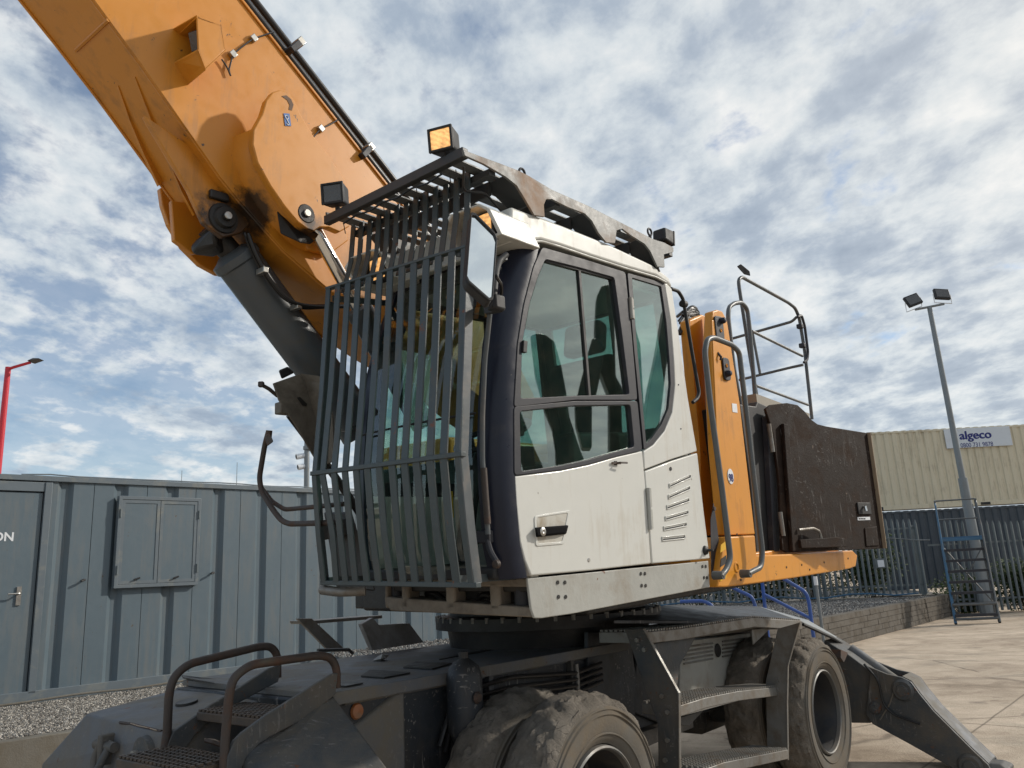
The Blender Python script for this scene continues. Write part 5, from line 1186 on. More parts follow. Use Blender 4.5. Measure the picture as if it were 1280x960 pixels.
obj('mirror_cable', tube(nb(), [sx(620, 345, 2.1), sx(627, 356, 2.18), sx(627, 368, 2.2), sx(622, 378, 2.2)], .007, 6, .02), HOSE, mirr)
obj('arm_bracket', hull(nb(), [sx(a, b, 2.20+d) for a, b in ((603, 378), (628, 372), (630, 390), (606, 394)) for d in (0, .1)]), BLACK, mirr, bevel=.01)

# ---------------- boom
BY0, BY1 = 3.40, 3.87
d_ = V((.79, 0, -.613))
def bl(px): return [((sy(a, b, BY0)-EYE).dot(AX), (sy(a, b, BY0)-EYE).dot(AZ)) for a, b in px]
topl = [(1.957-.79*3.2, 2.817+.613*3.2+.35), (1.957-.79*1.2, 2.817+.613*1.2+.05), (1.957, 2.817), (2.9, 2.085), (3.45, 1.66), (3.95, 1.20), (4.15, .92), (4.10, .75), (3.95, .70), (3.78, .78)]
botl = [(3.571, .89), (3.334, 1.0), (2.989, 1.124), (2.75, 1.225), (2.49, 1.338), (2.20, 1.50), (1.947, 1.70)] + bl([(275, 220), (240, 170), (177, 80), (118, 0)])
b0 = botl[-1]; b1 = botl[-2]; dd = (b0[0]-b1[0], b0[1]-b1[1]); L_ = math.hypot(*dd); botl.append((b0[0]-.72*1.6, b0[1]+.69*1.6)); botl.append((b0[0]-.72*3.2-.3, b0[1]+.69*3.2+.5))
boom = obj('boom', prism(nb(), [Q(x, BY0+.012, z) for x, z in topl+botl], AY*(BY1-BY0-.024)), ORANGE, M, bevel=.004)
# side plates stand proud of the top and bottom plates, with inner stiffener lines
obj('boom_side_plate', prism(nb(), [Q(x, BY0, z) for x, z in topl+botl], AY*.014), ORANGE, boom, bevel=.002)
obj('boom_side_plate', prism(nb(), [Q(x, BY1-.014, z) for x, z in topl+botl], AY*.014), ORANGE, boom, bevel=.002)
# underside weld seam and flared straps towards the cylinder ears
def und(px, py, t=0):   # point on the underside: solve along bottom line by bisection
    r = ray(px, py)
    best = None
    for i in range(400):
        y = BY0+.002+(BY1-BY0)*i/400; q = hit(px, py, EYE+AY*y, AY)-EYE; x, z = q.dot(AX), q.dot(AZ)
        for (xa, za), (xb, zb_2) in zip(botl, botl[1:]):
            if min(xa, xb) <= x <= max(xa, xb):
                zz_ = za+(zb_2-za)*(x-xa)/(xb-xa)
                if best is None or abs(z-zz_) < best[0]: best = (abs(z-zz_), Q(x, y, zz_))
    return best[1]
dnv = (-AX*.6-AZ*.75).normalized()
def ucap(nm, pts, th=.012): obj(nm, prism(nb(), [und(a, b)+dnv*.0 for a, b in pts], dnv*th), ORANGE, boom, bevel=.003)
obj('weld_seam', tube(nb(), [und(95, 63), und(136, 23)], .010, 6), ORANGE, boom, smooth=True)
# long stiffening fins running down the underside to the cylinder eyes
def fin(nm, pts, hgt, th=.02):
    bm = nb(); rows = []
    n = len(pts)
    for i, (a, b) in enumerate(pts):
        p = und(a, b); h = hgt*(i/(n-1))**1.3+.004
        rows.append([bm.verts.new(p+AY*th*s+dnv*q) for s, q in ((-.5, -.01), (.5, -.01), (.5, h), (-.5, h))])
    for a, b in zip(rows, rows[1:]):
        for k in range(4): bm.faces.new((a[k], a[(k+1) % 4], b[(k+1) % 4], b[k]))
    bm.faces.new(rows[0][::-1]); bm.faces.new(rows[-1]); obj(nm, bm, ORANGE, boom, smooth=False)
fin('eye_rib', [(147, 108), (163, 150), (182, 190), (203, 228)], .03)
fin('eye_rib', [(168, 97), (190, 150), (212, 195), (232, 235), (250, 262)], .05)
# centre pin boss of the gas cylinder
pc = sy(279, 273, 3.47); pcl = ((pc-EYE).dot(AX), (pc-EYE).dot(AZ))
ear = [(pcl[0]-.40, pcl[1]+.40), (pcl[0]-.18, pcl[1]+.10), (pcl[0]-.10, pcl[1]-.05), (pcl[0], pcl[1]-.10), (pcl[0]+.10, pcl[1]-.05), (pcl[0]+.20, pcl[1]+.08), (pcl[0]+.2, pcl[1]+.2)]
for y in (3.47, 3.77): obj('cylinder_eye_plate', prism(nb(), [Q(x, y, z) for x, z in (ear if y < 3.5 else [(pcl[0]-.12, pcl[1]+.16)]+ear[2:])], AY*.035), ORANGE, boom, bevel=.006)
obj('centre_pin', lathe(nb(), Q(pcl[0], 3.47, pcl[1]), -AY, [(.0, .05), (.022, .05), (.024, .032), (.05, .03), (.058, .012), (.075, .01), (.078, 0)], 28), DARK, boom, smooth=True)
obj('pin_cap', lathe(nb(), Q(pcl[0], 3.42, pcl[1]), -AY, [(.0, .006), (.018, .005), (.022, -.004)], 18), STEEL, boom, smooth=True)
obj('pin_keeper', box(nb(), Q(pcl[0]-.03, 3.46, pcl[1]+.105), AX*.10, AZ*.045, AY*.03), DARK, boom, bevel=.008)
obj('grease_lump', hull(nb(), [Q(pcl[0]+random.uniform(-.05, .10), random.uniform(3.52, 3.72), pcl[1]+random.uniform(-.13, -.02)) for i in range(24)]), DARK, boom, bevel=.01)
# big lift-cylinder ear on the near side of the boom
def py_(px, y): return [sy(a, b, y) for a, b in px]
YE = 3.23
earp = [(328, 142), (333, 125), (341, 115), (350, 112), (360, 115), (368, 125), (376, 143), (392, 170), (412, 195), (432, 226), (440, 262), (437, 283), (425, 290), (411, 284), (400, 284), (393, 289), (384, 286), (372, 277), (356, 258), (338, 232), (322, 203), (316, 180), (317, 162)]
ne = obj('lift_ear', prism(nb(), py_(earp, YE), AY*.045), ORANGE, boom, bevel=.006)
hn_ = [(296, 175), (303, 166), (318, 160), (330, 175), (345, 205), (362, 235), (378, 258), (392, 275), (400, 285), (390, 292), (370, 290), (352, 278), (330, 255), (310, 225), (298, 198)]
# collar between ear and boom
bm = nb(); n_ = 18; A_ = [sy(a, b, YE+.04) for a, b in ((318, 160), (316, 182), (324, 206), (340, 234), (358, 260), (374, 279), (388, 290))]
B_ = [sy(a, b, BY0+.005) for a, b in ((290, 172), (289, 195), (300, 226), (320, 258), (338, 282), (356, 300), (372, 312))]
va = [bm.verts.new(p) for p in A_]; vb = [bm.verts.new(p) for p in B_]; vc = [bm.verts.new(p+AX*.05) for p in A_]; vd = [bm.verts.new(p+AX*.05) for p in B_]
for i in range(len(A_)-1): bm.faces.new((va[i], va[i+1], vb[i+1], vb[i])); bm.faces.new((vc[i], vd[i], vd[i+1], vc[i+1]))
bm.faces.new((va[0], vb[0], vd[0], vc[0])); bm.faces.new((va[-1], vc[-1], vd[-1], vb[-1]))
obj('ear_collar', bm, ORANGE, ne, smooth=True)
obj('boom_gusset', prism(nb(), py_([(366, 268), (372, 245), (395, 250), (430, 270), (436, 300), (412, 318), (385, 312)], 3.36), AY*.035), ORANGE, ne, bevel=.006)
q = sy(383, 267, YE); obj('ear_pin', lathe(nb(), q, -AY, [(.0, .012), (.019, .012), (.021, .004), (.045, .004), (.050, .0)], 26), DARK, ne, smooth=True)
obj('pin_cap', lathe(nb(), q-AY*.004, -AY, [(.0, .012), (.017, .012), (.020, .007)], 18), STEEL, ne, smooth=True)
obj('ear_recess', prism(nb(), py_([(352, 120), (358, 119), (364, 124), (367, 131), (365, 138), (361, 137), (362, 131), (359, 125)], YE-.002), AY*.003), mat('recess_brown', (.10, .045, .015), .6), ne)
stk = obj('hook_sticker', prism(nb(), py_([(354.5, 141.5), (362, 142), (364, 157.5), (356.5, 157)], YE-.0035), AY*.002), mat('sticker_blue', (.03, .12, .35), .4), ne)
c1, c2 = sy(358.5, 146.5, YE-.005), sy(360, 153, YE-.005)
obj('hook_symbol', tube(tube(nb(), [c1+(AX*math.cos(a)+AZ*math.sin(a))*.0095 for a in [i*math.pi/6 for i in range(13)]], .0022, 5), [c1-AZ*.0095, c2+AX*.002, c2+AX*.008-AZ*.007, c2-AZ*.014, c2-AX*.008-AZ*.008], .0022, 5), INKW, stk)
# far ear disc
fe = [(199, 236), (203, 232), (225, 240), (250, 260), (275, 300), (285, 345), (262, 340), (240, 323), (222, 300), (208, 270)]
obj('far_lift_ear', prism(nb(), py_([(200, 235), (230, 225), (270, 250), (295, 300), (300, 345), (272, 343), (250, 331), (228, 309), (211, 280), (203, 256)], 3.99), AY*.04), ORANGE, boom, bevel=.006)
obj('far_collar', hull(nb(), [sy(a, b, 3.87+d) for a, b in ((248, 250), (280, 270), (290, 310), (272, 312), (252, 280)) for d in (0, .13)]), DARK, boom, bevel=.01)
# gas cylinder in the centre
ca, cb2 = sy(291, 318, 3.62), sy(400, 465, 3.62)
cdv = (cb2-ca).normalized(); low = cb2+cdv*.35
gcy = obj('gas_cylinder', lathe(nb(), ca, cdv, [(.0, -.02), (.07, -.02), (.10, .0), (.128, .012), (.128, .05), (.118, .06), (.118, .62), (.118, (low-ca).length-.02), (.1, (low-ca).length), (.0, (low-ca).length)], 40), CYLG, M, smooth=True)
obj('cylinder_rod', cyl(nb(), Q(pcl[0], 3.62, pcl[1]), ca+cdv*.02, .06, .06), DARK, gcy, smooth=True)
obj('cylinder_side_pipe', tube(nb(), [sy(309, 300, 3.50), sy(335, 345, 3.50), sy(352, 372, 3.52), sy(375, 385, 3.5), sy(413, 383, 3.46)], .012, 8, .05), HOSE, gcy, smooth=True)
# lift cylinders either side
for yy, full in ((3.315, True), (3.955, False)):
    pa = sy(386, 274, 3.315); pb = sy(470, 425, 3.315); dv = (pb-pa).normalized()
    off = AY*(yy-3.315)
    lc_ = obj('lift_cylinder', lathe(nb(), pa+dv*.52+off, dv, [(.0, 0), (.055, .0), (.075, .01), (.075, .06), (.068, .07), (.068, .75), (.0, .76)], 28), CYLG, M, smooth=True)
    obj('chrome_rod', cyl(nb(), pa+dv*.06+off, pa+dv*.54+off, .036, seg=28), CHROME, lc_, smooth=True)
    obj('rod_eye', hull(nb(), [pa+off+AX*a+AY*b+AZ*c for a in (-.05, .05) for b in (-.045, .045) for c in (-.06, .05)]), DARK, lc_, bevel=.015)
obj('rod_grease', hull(nb(), [sy(a, b, 3.33+random.uniform(-.05, .05)) for a, b in ((345, 262), (360, 275), (380, 290), (395, 286), (398, 298), (388, 306), (376, 304), (368, 298), (350, 292))]), DARK, boom, bevel=.006)
# bracket block at the foot of the gas cylinder
bkm = mat('bracket_dusty', (.15, .135, .11), .6, var=.2, dirt=(.08, .07, .055), damt=.4, dscale=5, bump=.15)
bk = obj('cylinder_bracket', prism(nb(), py_([(342, 479), (376, 467), (402, 520), (410, 560), (408, 580), (397, 578), (372, 535), (349, 500)], 3.42), AY*.012), bkm, M, bevel=.003)
obj('bracket_side', prism(nb(), [sy(376, 467, 3.42), sy(399, 470, 3.26), sy(415, 520, 3.22), sy(418, 575, 3.22), sy(408, 580, 3.42), sy(402, 520, 3.42)], AX*.012), bkm, bk)
obj('bracket_slot', hull(nb(), [sy(a, b, 3.416) for a, b in ((371, 497), (375, 496), (384, 505), (383, 508), (378, 507))]+[sy(376, 501, 3.42)]), DARK, bk)
obj('bracket_clamp', hull(nb(), [sy(a, b, 3.5) for a, b in ((348, 463), (360, 458), (368, 466), (352, 474))]+[sy(a, b, 3.6) for a, b in ((348, 463), (360, 458), (368, 466), (352, 474))]), DARK, bk, bevel=.008)
obj('lower_clamp', box(nb(), sy(358, 511, 3.45), AX*.10, AZ*.06, AY*.06), bkm, bk, bevel=.006)
obj('brace_tube', tube(nb(), [sy(362, 518, 3.5), sy(395, 562, 3.5), sy(432, 615, 3.5), sy(455, 650, 3.5)], .022, 8), DARK, bk)
obj('lever', tube(nb(), [sy(327, 481, 3.5), sy(336, 486, 3.5), sy(347, 495, 3.5)], .010, 8), RUSTY, bk); q = sy(326.5, 480.5, 3.5)
obj('lever_knob', hull(nb(), [q+V((a, b, c))*.014 for a in (-1, 1) for b in (-1, 1) for c in (-1, 1)]), RUSTY, bk, bevel=.006)
# camera-arm tubes in front
cr_ = obj('step_bow', tube(nb(), [sx(a, b, 2.20) for a, b in ((335.5, 540), (331, 556), (324, 598), (327, 614), (341, 637), (352, 651), (362, 655), (425, 653))], .0135, 10, .03), RUSTY, M, smooth=True)
obj('bow_rail', tube(nb(), [sx(a, b, 2.24) for a, b in ((327, 610), (340, 627), (356, 637), (430, 630))], .0115, 10, .03), RUSTY, cr_, smooth=True)
obj('bow_clamp', hull(nb(), [sx(a, b, 2.20+d) for a, b in ((330, 545), (337, 541), (342, 552), (334, 558)) for d in (-.02, .03)]), RUSTY, cr_, bevel=.006)
obj('bow_tip', cyl(nb(), sx(335.5, 548, 2.2), sx(336.5, 538, 2.2), .016, seg=10), RUSTY, cr_)
obj('work_platform', hull(nb(), [sx(a, b, 2.5) for a, b in ((404, 640), (440, 640), (450, 720), (470, 740), (420, 735))]+[sx(a, b, 2.7) for a, b in ((430, 640), (450, 720))]), DARK, M, bevel=.01)
obj('platform_box', hull(nb(), [sy(a, b, 3.3+d) for a, b in ((398, 655), (432, 648), (436, 668), (402, 676)) for d in (0, .1)]), GREY, M, bevel=.006)
# hoses along the boom top
for off, r in ((.035, .020), (.082, .022), (.130, .020)):
    for y in (3.50, ):
        P = [Q(x+.613*off*1.25, y, z+.79*off*1.25) for x, z in topl[:4]+[(3.3, 1.76)]]
        obj('boom_pipe', tube(nb(), P, r, 10), HOSE, boom, smooth=True)
for px, py in ((364, 62), (452, 193)):
    q = sy(px, py, 3.42); cl_ = obj('pipe_clamp', box(nb(), q, (AX*.79-AZ*.613)*.035, (AX*.613+AZ*.79)*.10, AY*.12), FRAME, boom, bevel=.004)
    obj('clamp_tab', box(nb(), q+(AX*.613+AZ*.79)*.05-AY*.03, (AX*.79-AZ*.613)*.045, (AX*.613+AZ*.79)*.04, AY*.06), STEEL, cl_, bevel=.004)
obj('boom_edge_strip', tube(nb(), [Q(x-.02*.613, BY0-.006, z-.02*.79) for x, z in topl[:5]], .006, 6), ORANGE, boom, smooth=True)
# weld beads where the side plates meet the underside, and a hose pair clipped along the foot
obj('weld_bead', tube(nb(), [Q(x+.012, BY0+.020, z+.010)+dnv*.012 for x, z in botl[3:12]], .007, 6), ORANGE, boom, smooth=True)
obj('weld_bead', tube(nb(), [Q(x, BY1-.020, z)+dnv*.004 for x, z in botl[3:12]], .007, 6), ORANGE, boom, smooth=True)
for dy, r__ in ((.0, .011), (.035, .009)):
    hp_ = [sy(310, 292, 3.46), sy(322, 322, 3.45), sy(338, 350, 3.44), sy(362, 378, 3.43), sy(392, 384, 3.42), sy(430, 383, 3.40)]
    hs_2 = obj('boom_foot_hose', tube(nb(), [p+AY*dy+AZ*dy*.4 for p in hp_], r__, 8, .06), HOSE, boom, smooth=True)
for a, b in ((330, 338), (372, 383)):
    obj('hose_clip', box(nb(), sy(a, b, 3.44)+AY*.015, AX*.03, AY*.07, AZ*.03), STEEL, boom, bevel=.003)
# floodlight hood on the boom
YH = BY0-.17
hf = [(240, 20), (222, 33), (221, 38)]
hb = obj('boom_light_hood', prism(nb(), [sy(244, 20, YH), sy(277, 31, YH), sy(281, 60, YH), sy(258, 86, YH), sy(247, 64, YH)][0:0] or [sy(a, b, YH) for a, b in ((246, 20), (277, 31), (282, 62), (257, 86), (248, 62))], AY*.012), ORANGE, boom, bevel=.004)
top3 = [sy(246, 20, YH), sy(277, 31, YH)]
obj('hood_top', prism(nb(), [top3[0], top3[1], top3[1]+AY*.17, top3[0]+AY*.17], -AZ*.010), ORANGE, hb)
bt3 = [sy(257, 86, YH), sy(248, 62, YH)]
obj('hood_bottom', prism(nb(), [sy(248, 63, YH), sy(257, 86, YH), sy(257, 86, YH)+AY*.17, sy(248, 63, YH)+AY*.17-AX*.03], AZ*.008), ORANGE, hb)
obj('hood_front_lip', prism(nb(), [sy(246, 20, YH), sy(246, 20, YH)+AY*.17-AX*.03, sy(250, 24, YH)+AY*.17, sy(250, 24, YH)], AZ*.006), ORANGE, hb)
obj('hood_back', prism(nb(), [sy(282, 62, YH), sy(257, 86, YH), sy(257, 86, YH)+AY*.17, sy(282, 62, YH)+AY*.17], -AZ*.008), ORANGE, hb)
obj('hood_back', prism(nb(), [sy(277, 31, YH), sy(282, 62, YH), sy(282, 62, YH)+AY*.17, sy(277, 31, YH)+AY*.17], -AX*.008), ORANGE, hb)
lc = sy(243, 51, YH+.075)+AX*.02
fdir = (-AX*.86-AY*.35-AZ*.30).normalized(); r_ = fdir.cross(AZ).normalized(); u_ = r_.cross(fdir)
lb = obj('boom_light', box(nb(), lc, r_*.065, u_*.105, fdir*.05), BLACK, hb, bevel=.012)
obj('lamp_glass', box(nb(), lc+fdir*.026, r_*.050, u_*.085, fdir*.006), UNLIT, lb)
for px, py in ((291, 68), (317, 48), (401, 161)):
    q = sy(px, py, BY0-.012); cp_ = obj('cable_clip', box(nb(), q, (AX*.79-AZ*.613)*.035, (AX*.613+AZ*.79)*.035, AY*.024), STEEL, boom, bevel=.003)
obj('boom_cable', tube(nb(), [sy(a, b, BY0-.016) for a, b in ((277, 74), (284, 84), (289, 97), (286, 88), (291, 68), (303, 58), (317, 48), (330, 44), (342, 40))], .0045, 6, .02), HOSE, boom)
obj('boom_cable', tube(nb(), [sy(a, b, BY0-.016) for a, b in ((391, 172), (401, 161), (412, 156), (422, 150))], .0045, 6, .02), HOSE, boom)

# ---------------- side of the upper carriage behind the cab
chs = pext('side_beam', [(897, 734), (903, 690), (908, 671), (944, 669), (946, 694), (1000, 692), (1066, 688), (1072, 694), (1070, 708), (1062, 711), (990, 723), (940, 730), (907, 734)], YN+.02, .20, ORANGE2, M, .010, 3)
obj('beam_deck', hull(nb(), [Q(x, y, z) for x, z in ((4.5, -.18), (6.25, -.17)) for y in (YN+.10, 3.0)]+[Q(x, y, z-.10) for x, z in ((4.5, -.18), (6.25, -.17)) for y in (YN+.10, 3.0)]), ORANGE2, M, bevel=.01)
for px, py in ((983, 709), (1002, 706), (1030, 703), (1060, 698), (1012, 712), (926, 725), (921, 668)): q = sy(px, py, YN+.02); obj('bolt_hole', cyl(nb(), q, q-AY*.003, .007, seg=8), DARK, chs)
q = sy(920.5, 709, YN+.02); obj('lifting_mark', lathe(nb(), q, -AY, [(.018, .002), (.021, .006), (.028, .006), (.032, .0)], 20), ORANGE2, chs, smooth=True)
ST = [(903, 733), (898, 712), (905, 668), (911, 670), (904, 712), (909, 733)]
for k, (ya, yb) in enumerate(((676, 686), (694, 704), (712, 722))):
    obj('hazard_stripe', prism(nb(), [sy(901.5, ya+5, YN+.016), sy(908, ya, YN+.016), sy(908, yb, YN+.016), sy(900.5, yb+5, YN+.016)], AY*.003), DARK if k % 2 else YELLOWST, chs)
# orange columns
oc = pext('rear_column', [(891, 389), (897, 387), (903, 389), (909, 400), (925, 505), (944, 668), (906, 669), (896, 560), (889, 430)], YN+.09, .06, ORANGE2, M, .008, 3)
pext('column_fold', [(890, 400), (894, 400), (910, 520), (926, 668), (908, 669), (897, 560)], YN+.083, .01, ORANGE2, oc, .006, 3)
obj('column_return', prism(nb(), [sy(892, 392, YN+.12), sy(883, 396, YN+.40), sy(893, 520, YN+.40), sy(904, 668, YN+.40), sy(906, 669, YN+.12), sy(893, 500, YN+.12)], -AX*.01), ORANGE2, oc)
iw = pext('inner_column', [(862, 400), (878, 393), (885, 396), (896, 480), (906, 600), (908, 669), (878, 669), (876, 560)], YN+.42, .08, ORANGE2, M, .01, 3)
obj('inner_column_face', prism(nb(), [sy(862, 402, YN+.42), sy(852, 412, YN+.75), sy(870, 560, YN+.75), sy(880, 669, YN+.75), sy(880, 669, YN+.42), sy(876, 560, YN+.42)], -AX*.01), ORANGE2, iw)
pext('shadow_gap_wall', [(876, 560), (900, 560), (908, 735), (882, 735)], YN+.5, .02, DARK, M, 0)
for (cx_, cy_, w2, h2, bx_, by_) in ((899, 410, 6.5, 16, 902, 401), (908, 461, 5.5, 15, 909, 467)):
    ob_ = obj('rear_lamp_plate', prism(nb(), rnd([(cx_-w2+1, cy_-h2), (cx_+w2-2, cy_-h2+2), (cx_+w2+1, cy_+h2), (cx_-w2+4, cy_+h2-1)], 4, .03, YN+.075), AY*.012), FRAME, oc, bevel=.004)
    q = sy(bx_, by_, YN+.07); obj('lamp_knob', lathe(nb(), q, -AY, [(.0, .03), (.014, .028), (.020, .018), (.022, .0)], 16), NAVY, ob_, smooth=True)
    q = sy(bx_-.5, by_+(-10 if cy_ > 430 else 12), YN+.072); obj('lamp_hole', lathe(nb(), q, -AY, [(.0, .001), (.008, .001), (.010, .004), (.013, .0)], 12), ORANGE2, ob_)
q = sy(897, 441, YN+.085); obj('latch', tube(nb(), [q, q-AY*.02-AZ*.03, q-AY*.015-AZ*.05], .008, 8), FRAME, oc)
obj('white_label', prism(nb(), [sy(a, b, YN+.087) for a, b in ((915, 504), (921, 505), (922, 516), (916, 515))], AY*.003), INKW, oc)
lb_ = sy(913.5, 597, YN+.080)
nrm = -AY
dsk = obj('number_sticker', lathe(nb(), lb_, -AY, [(.0, .0012), (.039, .0012), (.040, 0)], 32), INKW, oc)
for v_ in dsk.data.vertices: v_.co.z *= 1.18
tx = text('sticker_number', '98', INKB, oc, lb_-AY*.003-AX*.030-AZ*.024, AX, AZ, .068, .0008, .0006, 'LEFT', .85)
# side grab rail and rear grab hoops
obj('grab_rail', tube(nb(), [sy(a, b, YN-.05) for a, b in ((901, 720), (908, 712), (913, 698), (903, 615), (888, 505), (881, 440), (884, 424), (892, 422), (915, 431), (924, 440), (931, 500), (953, 690), (951, 709), (935, 717))], .0165, 12, .035), TUBE, M, smooth=True)
for px, py in ((936, 717), (902, 719)): q = sy(px, py, YN-.05); obj('rail_foot', lathe(nb(), q-AY*.012, AY, [(.0, 0), (.022, 0), (.024, .06)], 16), TUBE, M, smooth=True)
obj('grab_hoop', tube(nb(), [sy(a, b, YN+.38) for a, b in ((928, 520), (917, 460), (910, 395), (911, 384), (918, 379), (927, 378), (934, 386), (937, 410), (945, 508))], .017, 12, .04), TUBE, M, smooth=True)
obj('cab_rear_handle', tube(nb(), [sy(a, b, YN+.10) for a, b in ((839, 361), (848, 364), (854, 374), (857, 392), (865, 440), (874, 491), (872, 498), (866, 503))], .011, 10, .02), BLACK, M, smooth=True)
q = sy(854.5, 380, YN+.10); obj('handle_collar', lathe(nb(), q, AX, [(.0, -.02), (.022, -.018), (.022, .018), (.0, .02)], 14), BLACK, M, smooth=True)
# deck railing: near run, rear cross run
rl_ = obj('deck_railing', tube(nb(), [sy(a, b, YN+.45) for a, b in ((948, 508), (935, 430), (924, 360), (923, 350), (927, 346), (985, 378), (994, 385), (999, 397), (1006, 440), (1015, 524))], .0145, 10, .04), TUBE, M, smooth=True)
obj('mid_rail', tube(nb(), [sy(940, 414, YN+.45), sy(1003, 445, YN+.45)], .012, 8), TUBE, rl_, smooth=True)
obj('mid_rail', tube(nb(), [sy(945, 482, YN+.45), sy(1010, 506, YN+.45)], .012, 8), TUBE, rl_, smooth=True)
xr = ((sy(997, 397, YN+.45)-EYE).dot(AX))
obj('cross_rail', tube(nb(), [sx(996, 396, xr), sx(990, 402, xr), sx(916, 423, xr)], .013, 8, .03), TUBE, rl_, smooth=True)
obj('cross_rail', tube(nb(), [sx(1004, 456, xr), sx(990, 459, xr), sx(924, 475, xr)], .013, 8, .03), TUBE, rl_, smooth=True)
obj('cross_post', tube(nb(), [sx(941, 418, xr), sx(950, 467, xr)], .013, 8), TUBE, rl_, smooth=True)
obj('folded_hoop', tube(nb(), [sy(a, b, YN+.42) for a, b in ((997, 396), (1002, 394), (1006, 408), (1010, 440), (1009, 450), (1005, 453))], .012, 8, .03), FRAME, rl_, smooth=True)
for px, py in ((1000, 408), (1003, 432)): q = sy(px, py, YN+.43); obj('rail_clamp', box(nb(), q, AX*.05, AZ*.04, AY*.05), FRAME, rl_, bevel=.006)
q = sy(931, 338, YN+.45); obj('rail_lamp', hull(nb(), [sy(a, b, YN+.45+d) for a, b in ((921, 333), (926, 330), (937, 339), (938, 345), (930, 343)) for d in (-.03, .03)]), MATT, rl_, bevel=.006)
# black compartment, brown opened cover
pext('tank_compartment', [(925, 505), (945, 508), (947, 502), (985, 520), (985, 690), (946, 693), (938, 600)], YN+.14, .5, BLACK, M, .008)
pext('compartment_frame', [(959, 520), (967, 522), (975, 690), (968, 692)], YN+.10, .04, FRAME, M, .004)
obj('deck_plate_rear', prism(nb(), [sy(945, 492, YN+.30), sy(1012, 517, YN+.30), sy(1012, 530, YN+.30), sy(947, 508, YN+.30)], AY*.7), mat('sun_bleached_deck', (.30, .27, .22), .7, var=.1), M)
hq_ = sy(972, 600, YN+.06); az2 = R_(52); DD = V((math.sin(az2), math.cos(az2), 0)); DNn = V((DD.y, -DD.x, 0))
def cv_(pts): return [hit(a, b, hq_, DNn) for a, b in pts]
cvp = [(957, 511), (963, 506), (984, 503.5), (997, 506), (1006, 514), (1014, 524), (1022, 530), (1034, 533), (1084, 541), (1093, 605), (1104, 685.5), (1050, 688), (984, 690.5), (978, 688), (974, 600), (966, 540)]
cover = obj('open_cover', prism(nb(), cv_(cvp), -DNn*.02), BROWN, M, bevel=.005)
obj('cover_edge', strip(nb(), cv_([(1084.5, 541), (1093.5, 605), (1104.5, 685.5)]), DNn*.05, DD*.006), mat('edge_orange_dusty', (.32, .24, .16), .6, var=.3, chips=RUST, chamt=.1), cover)
obj('cover_rib', prism(nb(), cv_([(975, 530), (981, 532), (994, 688), (986, 690)]), DNn*.03), BROWN, cover, bevel=.006)
obj('cover_hinge', cyl(nb(), cv_([(961, 530)])[0], cv_([(966, 565)])[0], .015, seg=10), STEP, cover)
obj('cover_hinge', cyl(nb(), cv_([(975, 640)])[0], cv_([(979, 670)])[0], .015, seg=10), STEP, cover)
def cbx(nm, pts, th, m, bev=.004): return obj(nm, prism(nb(), cv_(pts), DNn*th), m, cover, bevel=bev)
cbx('latch_plate', [(1070, 628), (1086, 628.5), (1088, 643), (1072, 643)], .012, BLACK)
q = cv_([(1077, 634)])[0]; obj('latch_barrel', tube(nb(), [q, q+DNn*.03, q+DNn*.03-BZ*.03], .011, 8), CHROME, cover)
cbx('cover_label', [(1071.5, 646.5), (1087, 646), (1087.5, 650), (1072, 650.5)], .003, INKW, 0)
for k in range(4): cbx('label_print', [(1073+k*2.2, 647.5), (1074.4+k*2.2, 647.5), (1074.4+k*2.2, 649.3), (1073+k*2.2, 649.3)], .0045, BLACK, 0)
cbx('lower_step', [(992, 675), (1040, 672), (1048, 674), (1050, 684), (994, 686)], .05, BROWN)
obj('support_arm', tube(nb(), [p+DNn*.04 for p in cv_([(992, 663), (1010, 661), (1018, 665), (1020, 674)])], .010, 8, .02), STEP, cover, smooth=True)
cbx('cover_patch', [(1080, 660), (1095, 658), (1098, 682), (1082, 683)], .008, BROWN)
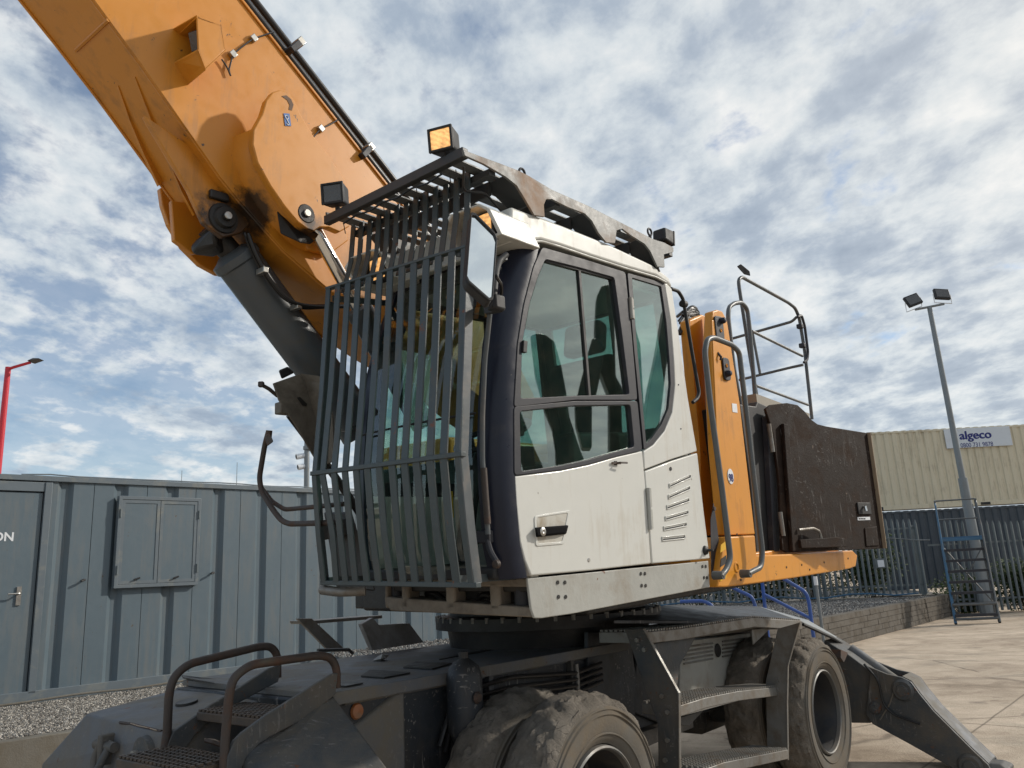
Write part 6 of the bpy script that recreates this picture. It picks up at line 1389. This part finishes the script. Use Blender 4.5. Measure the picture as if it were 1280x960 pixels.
# cables bunched behind the cab
for i in range(11):
    a = random.uniform(0, 1); P = [sy(846+random.uniform(0, 8), 395+random.uniform(-6, 25), YN+.55+random.uniform(-.1, .2)), sy(858+random.uniform(-4, 6), 386+random.uniform(-4, 8), YN+.5), sy(872+random.uniform(-4, 4), 388+random.uniform(-3, 10), YN+.5), sy(866+random.uniform(-6, 8), 412+random.uniform(-8, 18), YN+.55)]
    obj('hydraulic_hose', tube(nb(), P, random.uniform(.009, .014), 8, .1), HOSE, M, smooth=True)
obj('corner_bumper', hull(nb(), [sy(a, b, YN+.06+d) for a, b in ((888, 650), (892, 628), (896, 655), (903, 710), (894, 738), (889, 720)) for d in (0, .06)]), FRAME, M, bevel=.01)
q = sy(892, 636, YN+.055); obj('bumper_bolt', cyl(nb(), q, q-AY*.01, .012, seg=8), RUSTY, M)

# neighbouring machines standing out of frame to the right; the door glass mirrors them
mp = EYE+AY*(YN+.016)
def refl(px, py, dist):
    h = sy(px, py, YN+.016); d = ray(px, py).normalized(); r = d-AY*2*d.dot(AY)
    n = V((math.sin(R_(80)), math.cos(R_(80)), 0)); return h+r*((dist)/(r.dot(n)))
ARMG = mat('neighbour_green', (.012, .040, .024), .5, var=.35, dirt=(.07, .065, .04), damt=.35, dscale=2, bump=.2)
nbm = thing('neighbour_machine', 'dark green boom arms of a neighbouring machine, seen only as reflections in the door glass', 'machine arms', refl(700, 600, 9)*1.0)
ARMS = (([(662.7, 420), (670, 416), (682, 418), (693, 426), (697, 440), (702, 458), (708, 491), (712, 521), (726, 564), (736, 588), (740, 610), (696, 610), (694, 560), (690, 534), (680, 510), (675, 490), (668, 464)], 9.0),
            ([(650, 512), (668, 560), (682, 590), (688, 610), (660, 610), (646, 560)], 8.6),
            ([(740, 423), (746, 422), (753, 426), (756, 434), (752, 461), (746, 491), (740, 505), (740, 560), (728, 560), (720, 528), (719, 506), (723, 488), (732, 452)], 9.6),
            ([(746, 370), (752, 357), (761, 355), (766, 371), (768, 400), (770, 470), (788, 503), (790, 610), (762, 610), (762, 494), (745, 450), (744, 407)], 10.2),
            ([(830, 382), (836, 401), (838, 431), (832, 461), (827, 506), (821, 549), (812, 610), (800, 610), (806, 515), (812, 479), (821, 437)], 9.0),
            ([(791, 400), (800, 431), (807, 558), (808, 610), (798, 610), (797, 500)], 9.4))
for pts, dd in ARMS:
    P = [refl(a, b, dd) for a, b in pts]
    obj('boom_arm', prism(nb(), P, V((math.sin(R_(80)), math.cos(R_(80)), 0))*.5), ARMG, nbm, bevel=.03)
